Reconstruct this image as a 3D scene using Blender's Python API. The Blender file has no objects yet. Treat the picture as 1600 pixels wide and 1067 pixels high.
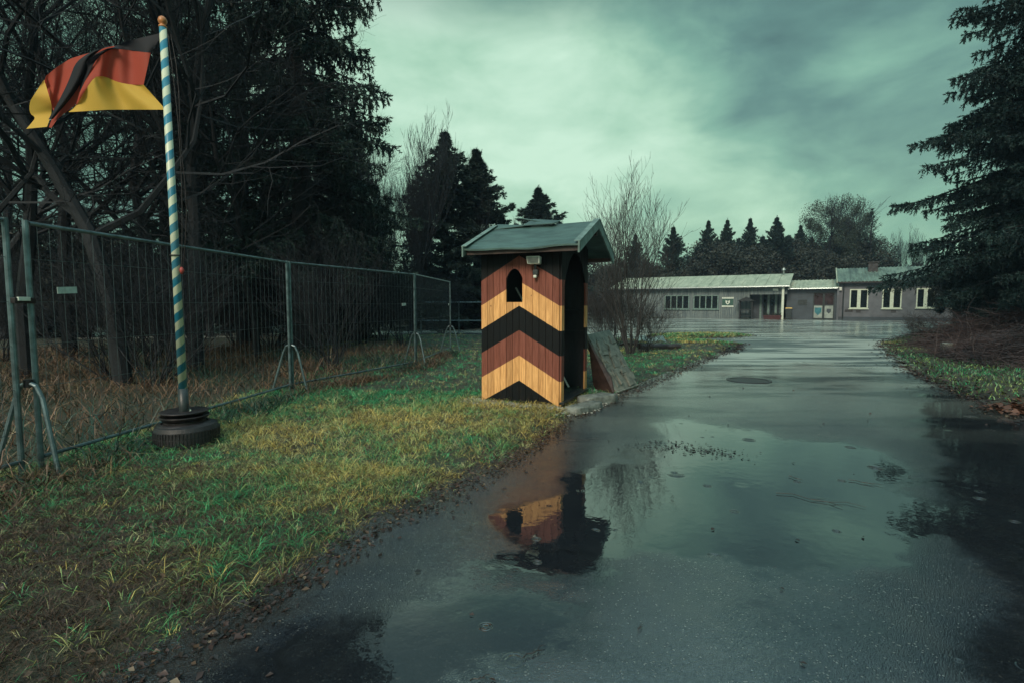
import bpy, math, random
import numpy as np
from mathutils import Vector, Matrix
random.seed(7); rng = np.random.default_rng(7)
sc = bpy.context.scene
COL = sc.collection
R = math.radians
PI = math.pi
# ------------------------------------------------------------------ camera
CAMH = 1.4; PITCH = math.atan(57.5/800.0)
cp, sp = math.cos(PITCH), math.sin(PITCH)
cam = bpy.data.cameras.new('camera'); camo = bpy.data.objects.new('camera', cam); COL.objects.link(camo)
camo.location = (0, 0, CAMH); camo.rotation_euler = (PI/2-PITCH, 0, 0)
cam.sensor_width = 36; cam.lens = 18; cam.clip_end = 3000; cam.clip_start = 0.05
sc.camera = camo
def ray(u, v):
    a = (u-800)/800.0; b = (533.5-v)/800.0
    return Vector((a, cp+b*sp, -sp+b*cp))
def G(u, v, z=0.0):
    d = ray(u, v); t = (z-CAMH)/d.z
    return Vector((d.x*t, d.y*t, z))
def P(u, v, Y):
    d = ray(u, v); t = Y/d.y
    return Vector((d.x*t, Y, CAMH+d.z*t))
# ------------------------------------------------------------------ node helpers
class NT:
    def __init__(s, tree): s.t = tree; s.n = tree.nodes; s.l = tree.links
    def new(s, typ, **kw):
        n = s.n.new(typ)
        for k, v in kw.items(): setattr(n, k, v)
        return n
    def link(s, a, b): s.l.new(a, b)
    def setin(s, sock, v):
        if isinstance(v, bpy.types.NodeSocket): s.l.new(v, sock)
        else: sock.default_value = v
    def math(s, op, a, b=0.0, c=0.0, clamp=False):
        n = s.n.new('ShaderNodeMath'); n.operation = op; n.use_clamp = clamp
        s.setin(n.inputs[0], a); s.setin(n.inputs[1], b)
        if op in ('MULTIPLY_ADD', 'SMOOTH_MIN', 'COMPARE'): s.setin(n.inputs[2], c)
        return n.outputs[0]
    def mix(s, f, a, b, blend='MIX'):
        n = s.n.new('ShaderNodeMix'); n.data_type = 'RGBA'; n.blend_type = blend
        s.setin(n.inputs[0], f)
        for i, c in ((6, a), (7, b)):
            if isinstance(c, (tuple, list)): c = (*c[:3], 1)
            s.setin(n.inputs[i], c)
        return n.outputs[2]
    def maprange(s, v, a, b, c=0.0, d=1.0, smooth=True):
        n = s.n.new('ShaderNodeMapRange'); n.interpolation_type = 'SMOOTHSTEP' if smooth else 'LINEAR'
        for i, x in enumerate((v, a, b, c, d)): s.setin(n.inputs[i], x)
        return n.outputs[0]
    def noise(s, vec, scale, detail=4, rough=.55, dist=0.0):
        n = s.n.new('ShaderNodeTexNoise'); s.setin(n.inputs['Vector'], vec)
        n.inputs['Scale'].default_value = scale; n.inputs['Detail'].default_value = detail
        n.inputs['Roughness'].default_value = rough; n.inputs['Distortion'].default_value = dist
        return n.outputs['Fac']
    def scalev(s, vec, sc_, loc=(0, 0, 0)):
        n = s.n.new('ShaderNodeMapping'); s.setin(n.inputs[0], vec); n.inputs['Scale'].default_value = sc_
        n.inputs['Location'].default_value = loc
        return n.outputs[0]
    def vor(s, vec, scale, feature='F1'):
        n = s.n.new('ShaderNodeTexVoronoi'); n.feature = feature; s.setin(n.inputs['Vector'], vec)
        n.inputs['Scale'].default_value = scale
        return n
    def xyz(s, v):
        n = s.n.new('ShaderNodeSeparateXYZ'); s.l.new(v, n.inputs[0]); return n.outputs
    def ramp(s, f, stops, interp='LINEAR'):
        n = s.n.new('ShaderNodeValToRGB'); n.color_ramp.interpolation = interp
        e = n.color_ramp.elements
        e.remove(e[1]); e[0].position = stops[0][0]; e[0].color = (*stops[0][1], 1)
        for p, c in stops[1:]:
            el = e.new(p); el.color = (*c, 1)
        s.setin(n.inputs[0], f); return n.outputs[0]
    def bump(s, h, strength=.3, dist=.01, normal=None):
        n = s.n.new('ShaderNodeBump'); s.setin(n.inputs['Strength'], strength); n.inputs['Distance'].default_value = dist
        s.l.new(h, n.inputs['Height'])
        if normal is not None: s.l.new(normal, n.inputs['Normal'])
        return n.outputs[0]
    def obj(s): return s.n.new('ShaderNodeTexCoord').outputs['Object']
    def attr(s, name): 
        n = s.n.new('ShaderNodeAttribute'); n.attribute_name = name; return n
def newmat(name):
    m = bpy.data.materials.new(name); m.use_nodes = True
    nt = NT(m.node_tree); bs = m.node_tree.nodes['Principled BSDF']
    return m, nt, bs
def pmat(name, col, rough=.6, var=.35, scale=8, bump=.15, metal=0.0, bdist=.01, stretch=(1, 1, 1), col2=None, spec=.5, twosided=False):
    m, nt, bs = newmat(name)
    v = nt.scalev(nt.obj(), stretch)
    f = nt.noise(v, scale, 6, .6)
    f = nt.maprange(f, .3, .7)
    c2 = col2 if col2 else tuple(max(0, c*(1-var)) for c in col)
    hi = col if col2 else tuple(min(1, c*(1+var*.5)) for c in col)
    nt.link(nt.mix(f, c2, hi), bs.inputs['Base Color'])
    bs.inputs['Roughness'].default_value = rough; bs.inputs['Metallic'].default_value = metal
    bs.inputs['Specular IOR Level'].default_value = spec
    if bump:
        f2 = nt.noise(v, scale*5, 4, .6)
        nt.link(nt.bump(f2, bump, bdist), bs.inputs['Normal'])
    return m
M = {}
M['galv'] = pmat('galvanised_steel', (.14, .20, .215), .38, .45, 9, .1, .55)
M['wire'] = pmat('fence_wire', (.09, .125, .135), .45, .3, 20, 0, .5)
M['tag'] = pmat('pale_plate', (.42, .52, .48), .4, .2, 20, 0)
M['black_rubber'] = pmat('black_rubber', (.018, .018, .02), .55, .4, 14, .3)
M['rusty_dark'] = pmat('rusty_dark_steel', (.035, .03, .032), .45, .5, 10, .3, .4)
M['dark_post'] = pmat('dark_painted_steel', (.03, .04, .042), .4, .4, 12, .1)
M['cord'] = pmat('cord', (.45, .5, .4), .6, .2, 20, 0)
M['redplastic'] = pmat('red_plastic', (.35, .06, .05), .5, .2, 20, 0)
M['gold'] = pmat('finial_paint', (.55, .22, .07), .4, .3, 20, 0)
M['felt'] = pmat('roof_felt', (.05, .10, .09), .42, .45, 3, .3, 0, .004, (1, 3, 1))
M['barge'] = pmat('bargeboard_paint', (.13, .21, .19), .5, .4, 8, .2)
M['black_wood'] = pmat('black_painted_wood', (.010, .016, .019), .5, .5, 6, .3, 0, .004, (6, 6, 1))
M['lamp_white'] = pmat('lamp_housing', (.62, .68, .6), .35, .15, 8, 0)
M['glass_dark'] = pmat('dark_glass', (.012, .018, .02), .06, .3, 3, 0)
M['white_wood'] = pmat('white_lath', (.6, .62, .56), .5, .2, 10, .1)
M['concrete'] = pmat('old_concrete', (.17, .19, .17), .55, .5, 9, .5, 0, .01)
M['slate'] = pmat('weathered_slate', (.21, .215, .175), .5, .6, 10, .8, 0, .012, col2=(.09, .10, .085))
M['brown_board'] = pmat('dark_brown_board', (.045, .026, .022), .5, .6, 8, .6, 0, .008)
M['timber'] = pmat('dark_timber', (.035, .028, .026), .5, .5, 10, .5)
M['sheet'] = pmat('sheet_metal', (.35, .4, .38), .3, .3, 10, .1, .7)
M['stone'] = pmat('pebble', (.24, .25, .22), .5, .5, 10, .4)
M['bark'] = pmat('dark_bark', (.006, .010, .014), .8, .5, 10, .6, 0, .02, (3, 3, 1))
M['twig'] = pmat('bare_twigs', (.006, .010, .014), .8, .4, 6, 0)
M['twig_brown'] = pmat('brown_twigs', (.008, .012, .017), .8, .5, 3, 0)
M['twig_grey'] = pmat('grey_twigs', (.035, .036, .036), .8, .4, 4, 0)
M['white_frame'] = pmat('white_frame', (.55, .62, .5), .45, .15, 6, 0)
M['render_wall'] = pmat('grey_render', (.115, .125, .14), .7, .25, 1.5, .2)
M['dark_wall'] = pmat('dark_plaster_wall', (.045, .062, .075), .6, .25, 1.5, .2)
M['post_white'] = pmat('white_post', (.55, .62, .52), .5, .15, 6, 0)
M['brick_dark'] = pmat('sooty_brick', (.05, .05, .052), .8, .5, 6, .4)
M['curtain'] = pmat('window_interior', (.035, .02, .024), .25, .6, 2, 0)
M['sign_board'] = pmat('sign_green', (.03, .09, .07), .5, .3, 4, 0)
M['sign_white'] = pmat('sign_white', (.62, .68, .6), .5, .1, 4, 0)
M['door_panel'] = pmat('door_panel', (.28, .33, .30), .5, .3, 3, 0)
M['teal'] = pmat('teal_paint', (.03, .17, .2), .5, .3, 4, 0)
M['yellow'] = pmat('dull_yellow', (.45, .3, .06), .5, .3, 4, 0)
M['planter'] = pmat('planter_red', (.05, .012, .014), .6, .3, 4, 0)
M['pole_base'] = M['dark_post']

# needles / foliage
def foliage(name, a, b, rough=.6, scale=1.2):
    m, nt, bs = newmat(name)
    f = nt.maprange(nt.noise(nt.obj(), scale, 3), .35, .65)
    g = nt.attr('tone').outputs['Fac']
    c = nt.mix(f, a, b)
    c2 = nt.mix(nt.math('MULTIPLY', g, .6), c, tuple(min(1, x*1.9) for x in b))
    nt.link(c2, bs.inputs['Base Color']); bs.inputs['Roughness'].default_value = rough
    bs.inputs['Specular IOR Level'].default_value = .25
    return m
M['needle_l'] = foliage('spruce_needles', (.012, .024, .023), (.022, .042, .036))
M['needle_r'] = foliage('blue_spruce_needles', (.007, .018, .020), (.014, .036, .034))
M['needle_far'] = foliage('far_needles', (.014, .028, .026), (.026, .046, .038))
M['leafy'] = foliage('leafy_crown', (.022, .034, .028), (.036, .050, .036))
M['ivy'] = foliage('undergrowth_leaves', (.014, .022, .018), (.03, .035, .028))
# grass: colour comes with each blade
def colmat(name, rough=.55, trans=True):
    m, nt, bs = newmat(name)
    a = nt.attr('col'); nt.link(a.outputs['Color'], bs.inputs['Base Color']); bs.inputs['Roughness'].default_value = rough
    bs.inputs['Specular IOR Level'].default_value = .35
    return m
M['grass'] = colmat('grass_blades', .45); M['leaf'] = colmat('fallen_leaves', .4)

# ------------------------------------------------------------------ object helpers
LOC = {}
def settags(o, label=None, cat=None, group=None, kind=None):
    if label: o['label'] = label
    if cat: o['category'] = cat
    if group: o['group'] = group
    if kind: o['kind'] = kind
    return o
def thing(name, label, cat, loc=(0, 0, 0), rotz=0, group=None):
    o = bpy.data.objects.new(name, None); COL.objects.link(o); o.empty_display_size = .2
    o.location = loc; o.rotation_euler = (0, 0, rotz)
    LOC[o.name] = (Vector(loc), rotz)
    return settags(o, label, cat, group)
def link(name, me, parent=None, ref=None):
    o = bpy.data.objects.new(name, me); COL.objects.link(o)
    if parent is not None: o.parent = parent
    return o
def npmesh(name, V, F, mat, attrs=None, mats=None, midx=None, smooth=False):
    """V (n,3); F (m,k) constant k"""
    V = np.asarray(V, dtype=np.float32); F = np.asarray(F, dtype=np.int32)
    me = bpy.data.meshes.new(name)
    k = F.shape[1]
    me.vertices.add(len(V)); me.vertices.foreach_set('co', V.ravel())
    me.loops.add(F.size); me.loops.foreach_set('vertex_index', F.ravel())
    me.polygons.add(len(F)); me.polygons.foreach_set('loop_start', np.arange(0, F.size, k, dtype=np.int32))
    me.polygons.foreach_set('loop_total', np.full(len(F), k, dtype=np.int32))
    for mm in (mats or [mat]): me.materials.append(mm)
    if midx is not None: me.polygons.foreach_set('material_index', np.asarray(midx, dtype=np.int32))
    if smooth: me.polygons.foreach_set('use_smooth', np.ones(len(F), dtype=bool))
    for an, (typ, dat) in (attrs or {}).items():
        at = me.attributes.new(an, typ, 'POINT')
        at.data.foreach_set('color' if typ == 'FLOAT_COLOR' else 'value', np.asarray(dat, dtype=np.float32).ravel())
    me.update(); me.validate()
    return me
class MB:
    def __init__(s): s.v = []; s.f = []; s.m = []; s.cm = 0
    def mat(s, i): s.cm = i; return s
    def add(s, vs, fs):
        o = len(s.v); s.v += [tuple(v) for v in vs]
        for f in fs: s.f.append(tuple(i+o for i in f)); s.m.append(s.cm)
        return s
    def box(s, c, d, rot=None):
        c = Vector(c); vs = []
        for x in (-.5, .5):
            for y in (-.5, .5):
                for z in (-.5, .5):
                    p = Vector((x*d[0], y*d[1], z*d[2]))
                    if rot is not None: p = rot @ p
                    vs.append(c+p)
        return s.add(vs, [(0, 1, 3, 2), (4, 6, 7, 5), (0, 4, 5, 1), (2, 3, 7, 6), (0, 2, 6, 4), (1, 5, 7, 3)])
    def span(s, a, b): # box between corners
        a = Vector(a); b = Vector(b); d = b-a
        return s.box((a+b)/2, (abs(d.x), abs(d.y), abs(d.z)))
    def hexa(s, q0, q1): # two quads bottom/top same order
        return s.add(list(q0)+list(q1), [(3, 2, 1, 0), (4, 5, 6, 7), (0, 1, 5, 4), (1, 2, 6, 5), (2, 3, 7, 6), (3, 0, 4, 7)])
    def slab(s, quad, t): # quad corners + thickness vector
        t = Vector(t); q = [Vector(x) for x in quad]
        return s.hexa(q, [x+t for x in q])
    def tube(s, pts, rads, n=8, cap=True):
        pts = [Vector(p) for p in pts]
        if not hasattr(rads, '__len__'): rads = [rads]*len(pts)
        o = len(s.v); prev = None
        for i, p in enumerate(pts):
            d = (pts[min(i+1, len(pts)-1)]-pts[max(i-1, 0)])
            if d.length < 1e-9: d = Vector((0, 0, 1))
            d.normalize()
            if prev is None: a = d.orthogonal().normalized()
            else:
                a = prev - d*prev.dot(d)
                a = a.normalized() if a.length > 1e-6 else d.orthogonal().normalized()
            prev = a; b = d.cross(a)
            for k in range(n):
                t = 2*PI*k/n
                s.v.append(tuple(p+(a*math.cos(t)+b*math.sin(t))*rads[i]))
        for i in range(len(pts)-1):
            for k in range(n):
                k2 = (k+1) % n
                s.f.append((o+i*n+k, o+i*n+k2, o+(i+1)*n+k2, o+(i+1)*n+k)); s.m.append(s.cm)
        if cap:
            s.f.append(tuple(o+k for k in range(n-1, -1, -1))); s.m.append(s.cm)
            s.f.append(tuple(o+(len(pts)-1)*n+k for k in range(n))); s.m.append(s.cm)
        return s
    def lathe(s, prof, c=(0, 0, 0), n=32, wob=0):
        c = Vector(c); o = len(s.v)
        for i, (r, z) in enumerate(prof):
            for k in range(n):
                t = 2*PI*k/n
                s.v.append((c.x+r*math.cos(t), c.y+r*math.sin(t), c.z+z))
        for i in range(len(prof)-1):
            for k in range(n):
                k2 = (k+1) % n
                s.f.append((o+i*n+k, o+i*n+k2, o+(i+1)*n+k2, o+(i+1)*n+k)); s.m.append(s.cm)
        return s
    def build(s, name, mats, parent=None, smooth=False, bevel=0, world=False, origin=None):
        me = bpy.data.meshes.new(name)
        V = s.v
        if world or origin is not None:
            if origin is None: l, rz = LOC[parent.name]
            else: l, rz = origin
            Mi = Matrix.Rotation(-rz, 3, 'Z')
            V = [tuple(Mi @ (Vector(v)-Vector(l))) for v in V]
        me.from_pydata(V, [], s.f)
        if not isinstance(mats, (list, tuple)): mats = [mats]
        for m in mats: me.materials.append(m)
        me.polygons.foreach_set('material_index', s.m)
        if smooth: me.polygons.foreach_set('use_smooth', [True]*len(me.polygons))
        me.update()
        o = link(name, me, parent)
        if bevel:
            b = o.modifiers.new('bevel', 'BEVEL'); b.width = bevel; b.segments = 2; b.limit_method = 'ANGLE'
        return o
def copy_tree(o, parent=None):
    c = o.copy(); COL.objects.link(c); c.parent = parent
    for ch in list(o.children): copy_tree(ch, c)
    return c

sc.cycles.max_bounces = 6; sc.cycles.diffuse_bounces = 3; sc.cycles.glossy_bounces = 3; sc.cycles.transmission_bounces = 2; sc.cycles.volume_bounces = 0
# ------------------------------------------------------------------ world
SUN_EL, SUN_ROT = R(38), R(205)      # behind the camera, to its left
w = bpy.data.worlds.new("World"); sc.world = w; w.use_nodes = True
nt = NT(w.node_tree); bg = w.node_tree.nodes['Background']
gen = nt.new('ShaderNodeTexCoord').outputs['Generated']
sky = nt.new('ShaderNodeTexSky'); sky.sky_type = 'NISHITA'; sky.sun_disc = False
sky.sun_elevation = SUN_EL; sky.sun_rotation = SUN_ROT; sky.air_density = 2; sky.dust_density = 4
s = nt.xyz(gen)
zz = nt.math('MAXIMUM', s[2], 0.0)
# project on a cloud layer
den = nt.math('ADD', zz, .16)
cx = nt.math('DIVIDE', s[0], den); cy = nt.math('DIVIDE', s[1], den)
cmb = nt.new('ShaderNodeCombineXYZ'); nt.link(cx, cmb.inputs[0]); nt.link(cy, cmb.inputs[1])
n1 = nt.noise(nt.scalev(gen, (1, 1, 1.9), (3.1, 1.7, 0)), 1.7, 4, .5, .25)
n2 = nt.noise(nt.scalev(gen, (1, 1, 2.2), (7.1, 4.7, 0)), 4.8, 6, .55, .3)
def dirdot(u, v, k0, k1):
    d = ray(u, v).normalized()
    n = nt.new('ShaderNodeVectorMath', operation='DOT_PRODUCT'); nt.link(gen, n.inputs[0]); n.inputs[1].default_value = d
    return nt.maprange(n.outputs['Value'], k0, k1)
cl = nt.math('MULTIPLY_ADD', nt.math('SUBTRACT', n1, .5), 1.05, nt.math('MULTIPLY', nt.math('SUBTRACT', n2, .5), .95))
b1 = dirdot(690, 170, .90, 1.0); b2 = dirdot(900, 240, .955, 1.0)
b3 = dirdot(1400, 0, .93, 1.0); b4 = dirdot(1330, 300, .93, 1.0); b5 = dirdot(860, 20, .97, 1.0)
t = nt.math('ADD', cl, .49)
t = nt.math('MULTIPLY_ADD', b1, .32, t); t = nt.math('MULTIPLY_ADD', b2, .22, t)
t = nt.math('MULTIPLY_ADD', b3, -.30, t); t = nt.math('MULTIPLY_ADD', b4, .10, t); t = nt.math('MULTIPLY_ADD', b5, -.18, t)
t = nt.math('MULTIPLY_ADD', nt.maprange(zz, 0, .14, 1, 0), .05, t, clamp=False)
cloud = nt.ramp(t, [(0.0, (.055, .125, .12)), (.25, (.10, .22, .19)), (.5, (.19, .385, .29)), (.75, (.36, .585, .43)), (1.0, (.52, .74, .575))])
hi_ = nt.maprange(zz, .42, .57)
cloud = nt.mix(nt.math('MULTIPLY', hi_, .85), cloud, (.048, .098, .112))
zen = nt.maprange(zz, .66, .9)
cloud = nt.mix(zen, cloud, (.55, .95, 1.05))
c = nt.mix(.012, cloud, sky.outputs[0])
nt.link(c, bg.inputs['Color']); bg.inputs['Strength'].default_value = .56
sun = bpy.data.lights.new('sun', 'SUN'); sun.energy = 1.5; sun.angle = R(22); sun.color = (1, .88, .72)
so = bpy.data.objects.new('sun', sun); COL.objects.link(so)
sd = Vector((math.sin(SUN_ROT)*math.cos(SUN_EL), math.cos(SUN_ROT)*math.cos(SUN_EL), math.sin(SUN_EL)))
so.rotation_euler = sd.to_track_quat('Z', 'Y').to_euler()
sc.view_settings.view_transform = 'Standard'; sc.view_settings.look = 'None'
sc.view_settings.exposure = 1.0; sc.view_settings.gamma = 1

# ------------------------------------------------------------------ ground & road
def polydist(X, Y, poly):
    """signed distance, positive inside"""
    poly = np.array([(p[0], p[1]) for p in poly], dtype=float)
    d = np.full(X.shape, 1e9); ins = np.zeros(X.shape, bool)
    n = len(poly)
    for i in range(n):
        a = poly[i]; b = poly[(i+1) % n]
        e = b-a; wx = X-a[0]; wy = Y-a[1]
        t = np.clip((wx*e[0]+wy*e[1])/(e@e+1e-12), 0, 1)
        d = np.minimum(d, np.hypot(wx-t*e[0], wy-t*e[1]))
        if a[1] != b[1]:
            c = ((a[1] > Y) != (b[1] > Y)) & (X < (b[0]-a[0])*(Y-a[1])/(b[1]-a[1])+a[0])
            ins ^= c
    return np.where(ins, d, -d)
def gp(*uv): return [tuple(G(u, v))[:2] for u, v in uv]
edgeL = gp((223, 1067), (400, 956), (576, 840), (685, 776), (770, 736), (827, 698), (890, 655), (945, 628), (1000, 606), (1062, 580), (1120, 556), (1152, 545))
lawnL = [(-5, -6), (-2.6, -1.0)] + edgeL + gp((1155, 537), (1080, 530), (1000, 531), (920, 526), (750, 523), (640, 523)) + [(-14, 21), (-60, 22), (-60, -6)]
island = gp((985, 527), (1060, 521.5), (1150, 522), (1178, 525), (1140, 528), (1060, 529))
lawnR = gp((1376, 540), (1392, 553), (1440, 588), (1500, 613), (1560, 640), (1600, 656)) + [(11.5, 4), (60, 2), (60, 42)] + gp((1520, 503), (1460, 512), (1420, 524), (1385, 533))
forestL = [(-60, 25.5), (-9, 25.5), (-5.5, 27), (-5, 33), (-4, 60), (-60, 60)]
back = [(-80, 57), (-2, 57), (8, 53), (60, 49), (90, 49), (90, 200), (-80, 200)]
LAWNS = [lawnL, island, lawnR, forestL, back]
def sines(X, Y, s=1.0, seed=0):
    r = np.random.default_rng(seed); out = 0
    for k in range(7):
        a = r.uniform(0, 2*PI); f = s*r.uniform(.6, 2.2); ph = r.uniform(0, 2*PI)
        out = out+np.sin((X*math.cos(a)+Y*math.sin(a))*f+ph)/7
    return out
def lawn_d(X, Y):
    d = np.full(X.shape, -1e9)
    for p in LAWNS: d = np.maximum(d, polydist(X, Y, p))
    return d + .10*sines(X, Y, 7, 3) + .06*sines(X, Y, 19, 4)
def height(X, Y, d=None):
    if d is None: d = lawn_d(X, Y)
    t = np.clip((d+.05)/.6, 0, 1); t = t*t*(3-2*t)
    h = -.03 + .085*t + t*(.025*sines(X, Y, 1.3, 5)+.012*sines(X, Y, 5, 6))
    return h
def axis(a, b, fine0, fine1, st, grow=1.12):
    xs = list(np.arange(fine0, fine1, st)); s_ = st; x = xs[-1]
    while x < b: s_ *= grow; x += s_; xs.append(x)
    s_ = st; x = xs[0]; l = []
    while x > a: s_ *= grow; x -= s_; l.append(x)
    return np.array(l[::-1]+xs)
def gridmesh(name, xs, ys, zf, mat, attrs=None):
    X, Y = np.meshgrid(xs, ys); Z = zf(X, Y)
    nx, ny = len(xs), len(ys)
    V = np.stack([X.ravel(), Y.ravel(), Z.ravel()], 1)
    i = np.arange(nx-1)[None, :]+np.arange(ny-1)[:, None]*nx
    F = np.stack([i, i+1, i+1+nx, i+nx], -1).reshape(-1, 4)
    at = {k: (t_, f(X, Y).ravel()) for k, (t_, f) in (attrs or {}).items()}
    return npmesh(name, V, F, mat, at, smooth=True)
# ground material: soil, moss, brown leaf mould
m, nt, bs = newmat('soil'); M['soil'] = m
o_ = nt.obj()
f1 = nt.maprange(nt.noise(o_, .9, 5, .6), .35, .65); f2 = nt.maprange(nt.noise(o_, 14, 6, .7), .35, .65)
c = nt.mix(f2, (.022, .018, .014), (.065, .055, .035)); c = nt.mix(nt.math('MULTIPLY', f1, .7), c, (.028, .05, .026))
nt.link(c, bs.inputs['Base Color']); bs.inputs['Roughness'].default_value = .75
nt.link(nt.bump(nt.noise(o_, 30, 6, .7), .8, .03), bs.inputs['Normal'])
xs = axis(-1200, 1200, -6, 9, .14, 1.09); ys = axis(-60, 2500, 1.0, 14, .14, 1.06)
g = link('ground', gridmesh('ground', xs, ys, height, M['soil'])); settags(g, kind='structure')
# road
puddles = [gp((748, 905), (756, 868), (750, 825), (770, 788), (850, 762), (915, 735), (965, 712), (1003, 690), (1005, 664), (1060, 655), (1140, 662), (1230, 688), (1330, 695), (1428, 720), (1478, 800), (1500, 900), (1460, 930), (1250, 900), (1120, 880), (1010, 880), (965, 930), (900, 925)),
           gp((330, 1080), (420, 1000), (560, 955), (640, 925), (760, 905), (900, 925), (950, 950), (880, 1010), (720, 1080), (600, 1150), (350, 1150)),
           gp((1432, 612), (1520, 618), (1600, 662), (1700, 740), (1800, 1000), (1700, 1200), (1540, 1200), (1500, 950), (1450, 780), (1436, 680))]
films = [gp((1010, 600), (1100, 575), (1300, 570), (1420, 600), (1420, 660), (1200, 650), (1030, 640)),
         gp((560, 1100), (760, 900), (1000, 870), (1480, 900), (1480, 1000), (1000, 1010), (800, 1100))]
def water(X, Y):
    d = np.full(X.shape, -1e9)
    for p in puddles: d = np.maximum(d, polydist(X, Y, p))
    d = np.clip(d/.6, -1, 1)
    for p in films: d = np.maximum(d, np.clip(polydist(X, Y, p)/.8, -1, -.30))
    far = np.clip((Y-19)/6, 0, 1)
    return d*(1-far)+far*-.16
def edge(X, Y): return np.clip(-lawn_d(X, Y)/.8, 0, 1)
m, nt, bs = newmat('wet_asphalt'); M['asphalt'] = m
o_ = nt.obj(); xyzo = nt.xyz(o_)
wt = nt.attr('water').outputs['Fac']; ed = nt.attr('edge').outputs['Fac']
nz = nt.noise(nt.scalev(o_, (1, 1.3, 1)), 1.1, 5, .55, .3); nzf = nt.noise(o_, 9, 4, .6)
lv = nt.math('ADD', wt, nt.math('MULTIPLY', nt.math('SUBTRACT', nz, .5), 2.0))
lv = nt.math('MULTIPLY_ADD', nt.math('SUBTRACT', nzf, .5), .55, lv)
lv = nt.math('MULTIPLY_ADD', nt.math('SUBTRACT', nt.noise(o_, 38, 3, .6), .5), .22, lv)
pud = nt.maprange(lv, -.10, .30)
film = nt.maprange(lv, -1.3, .1)
v = nt.vor(o_, 170); vc = nt.xyz(v.outputs['Color'])[0]
v2 = nt.vor(o_, 95); vc2 = nt.xyz(v2.outputs['Color'])[1]
base = nt.mix(nt.maprange(vc, .1, .9), (.008, .011, .017), (.028, .036, .046))
base = nt.mix(nt.math('GREATER_THAN', vc, .98), base, (.13, .14, .13))
spk = nt.math('MULTIPLY', nt.math('GREATER_THAN', nt.math('MULTIPLY_ADD', nt.noise(o_, 1.7, 4), .03, vc2), 1.0035), nt.math('LESS_THAN', v2.outputs['Distance'], nt.math('MULTIPLY', nt.xyz(v2.outputs['Color'])[0], .38)))
base = nt.mix(spk, base, (.19, .20, .18))
big = nt.maprange(nt.noise(o_, .7, 4), .3, .7)
wob = nt.new('ShaderNodeVectorMath', operation='ADD'); nz3 = nt.new('ShaderNodeTexNoise'); nt.link(o_, nz3.inputs['Vector']); nz3.inputs['Scale'].default_value = 1.6; nz3.inputs['Detail'].default_value = 5
sc3 = nt.new('ShaderNodeVectorMath', operation='SCALE'); nt.link(nz3.outputs['Color'], sc3.inputs[0]); sc3.inputs['Scale'].default_value = .9
nt.link(o_, wob.inputs[0]); nt.link(sc3.outputs[0], wob.inputs[1])
crk = nt.vor(wob.outputs[0], .55, 'DISTANCE_TO_EDGE').outputs['Distance']
crk = nt.math('MULTIPLY', nt.maprange(crk, .004, .011, 1, 0), nt.maprange(nt.noise(o_, .6, 3), .5, .56))
base = nt.mix(nt.math('MULTIPLY', crk, .8), base, (.004, .005, .006))
base = nt.mix(nt.maprange(nt.noise(o_, 3.2, 6, .7), .45, .62, 0, .4), base, (.042, .047, .048))
base = nt.mix(nt.math('MULTIPLY', big, .35), base, (.03, .034, .038))
base = nt.mix(nt.math('MULTIPLY', pud, .7), base, (.007, .009, .011))
base = nt.mix(nt.math('MULTIPLY', nt.maprange(ed, 0, .35, 1, 0), .6), base, (.028, .024, .018))
nt.link(base, bs.inputs['Base Color'])
lot = nt.maprange(xyzo[1], 4.0, 15)  # pale lot paving, carried nearer to paint wet sheen into the road colour
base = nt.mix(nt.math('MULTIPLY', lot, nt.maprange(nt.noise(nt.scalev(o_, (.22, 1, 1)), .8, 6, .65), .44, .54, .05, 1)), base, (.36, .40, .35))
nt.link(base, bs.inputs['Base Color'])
rg = nt.math('MULTIPLY_ADD', film, -.16, nt.math('MULTIPLY_ADD', lot, .14, .22)); rg = nt.mix(pud, nt.math('MULTIPLY', rg, 1.0), (.025, .025, .025))
nt.link(rg, bs.inputs['Roughness']); bs.inputs['Specular IOR Level'].default_value = .5; nt.link(nt.math('MULTIPLY_ADD', pud, -.15, 2.5), bs.inputs['IOR'])
grit = nt.math('MULTIPLY', nt.math('SUBTRACT', 1.0, v.outputs['Distance']), 1.0)
grit = nt.math('MULTIPLY_ADD', nt.noise(o_, 60, 3, .7), .8, grit)
dry = nt.math('SUBTRACT', 1.0, pud)
# raindrop rings: a few cells hold one expanding ring each
def rings(scale, seed, thr, freq):
    vv = nt.vor(nt.scalev(o_, (1, 1, 0), (seed, seed*1.7, 0)), scale)
    r0 = nt.xyz(vv.outputs['Color'])
    d = vv.outputs['Distance']
    wv = nt.math('SINE', nt.math('MULTIPLY', d, freq))
    rad = nt.math('MULTIPLY_ADD', r0[1], .25, .08)
    fall = nt.math('MULTIPLY', nt.maprange(d, rad, nt.math('ADD', rad, .06), 1, 0), nt.math('GREATER_THAN', r0[0], thr))
    return nt.math('MULTIPLY', wv, nt.math('MULTIPLY', fall, r0[2]))
rr = nt.math('ADD', rings(4.5, 3.3, .80, 120), rings(8, 9.1, .84, 95))
rip = nt.noise(nt.scalev(o_, (1, 1.0, 1)), 9, 3, .5)
wat = nt.math('MULTIPLY_ADD', rr, .0009, nt.math('MULTIPLY', rip, .0010))
farfade = nt.maprange(xyzo[1], 2.5, 12, 1, .10)
h = nt.mix(pud, nt.math('MULTIPLY', nt.math('MULTIPLY', grit, nt.math('MULTIPLY_ADD', film, -.0013, .0022)), farfade), wat)
nt.link(nt.bump(h, 1.0, 1.0), bs.inputs['Normal'])
xs = axis(-60, 90, -4, 8, .12, 1.08); ys = axis(-8, 57, .8, 12, .12, 1.05)
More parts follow.
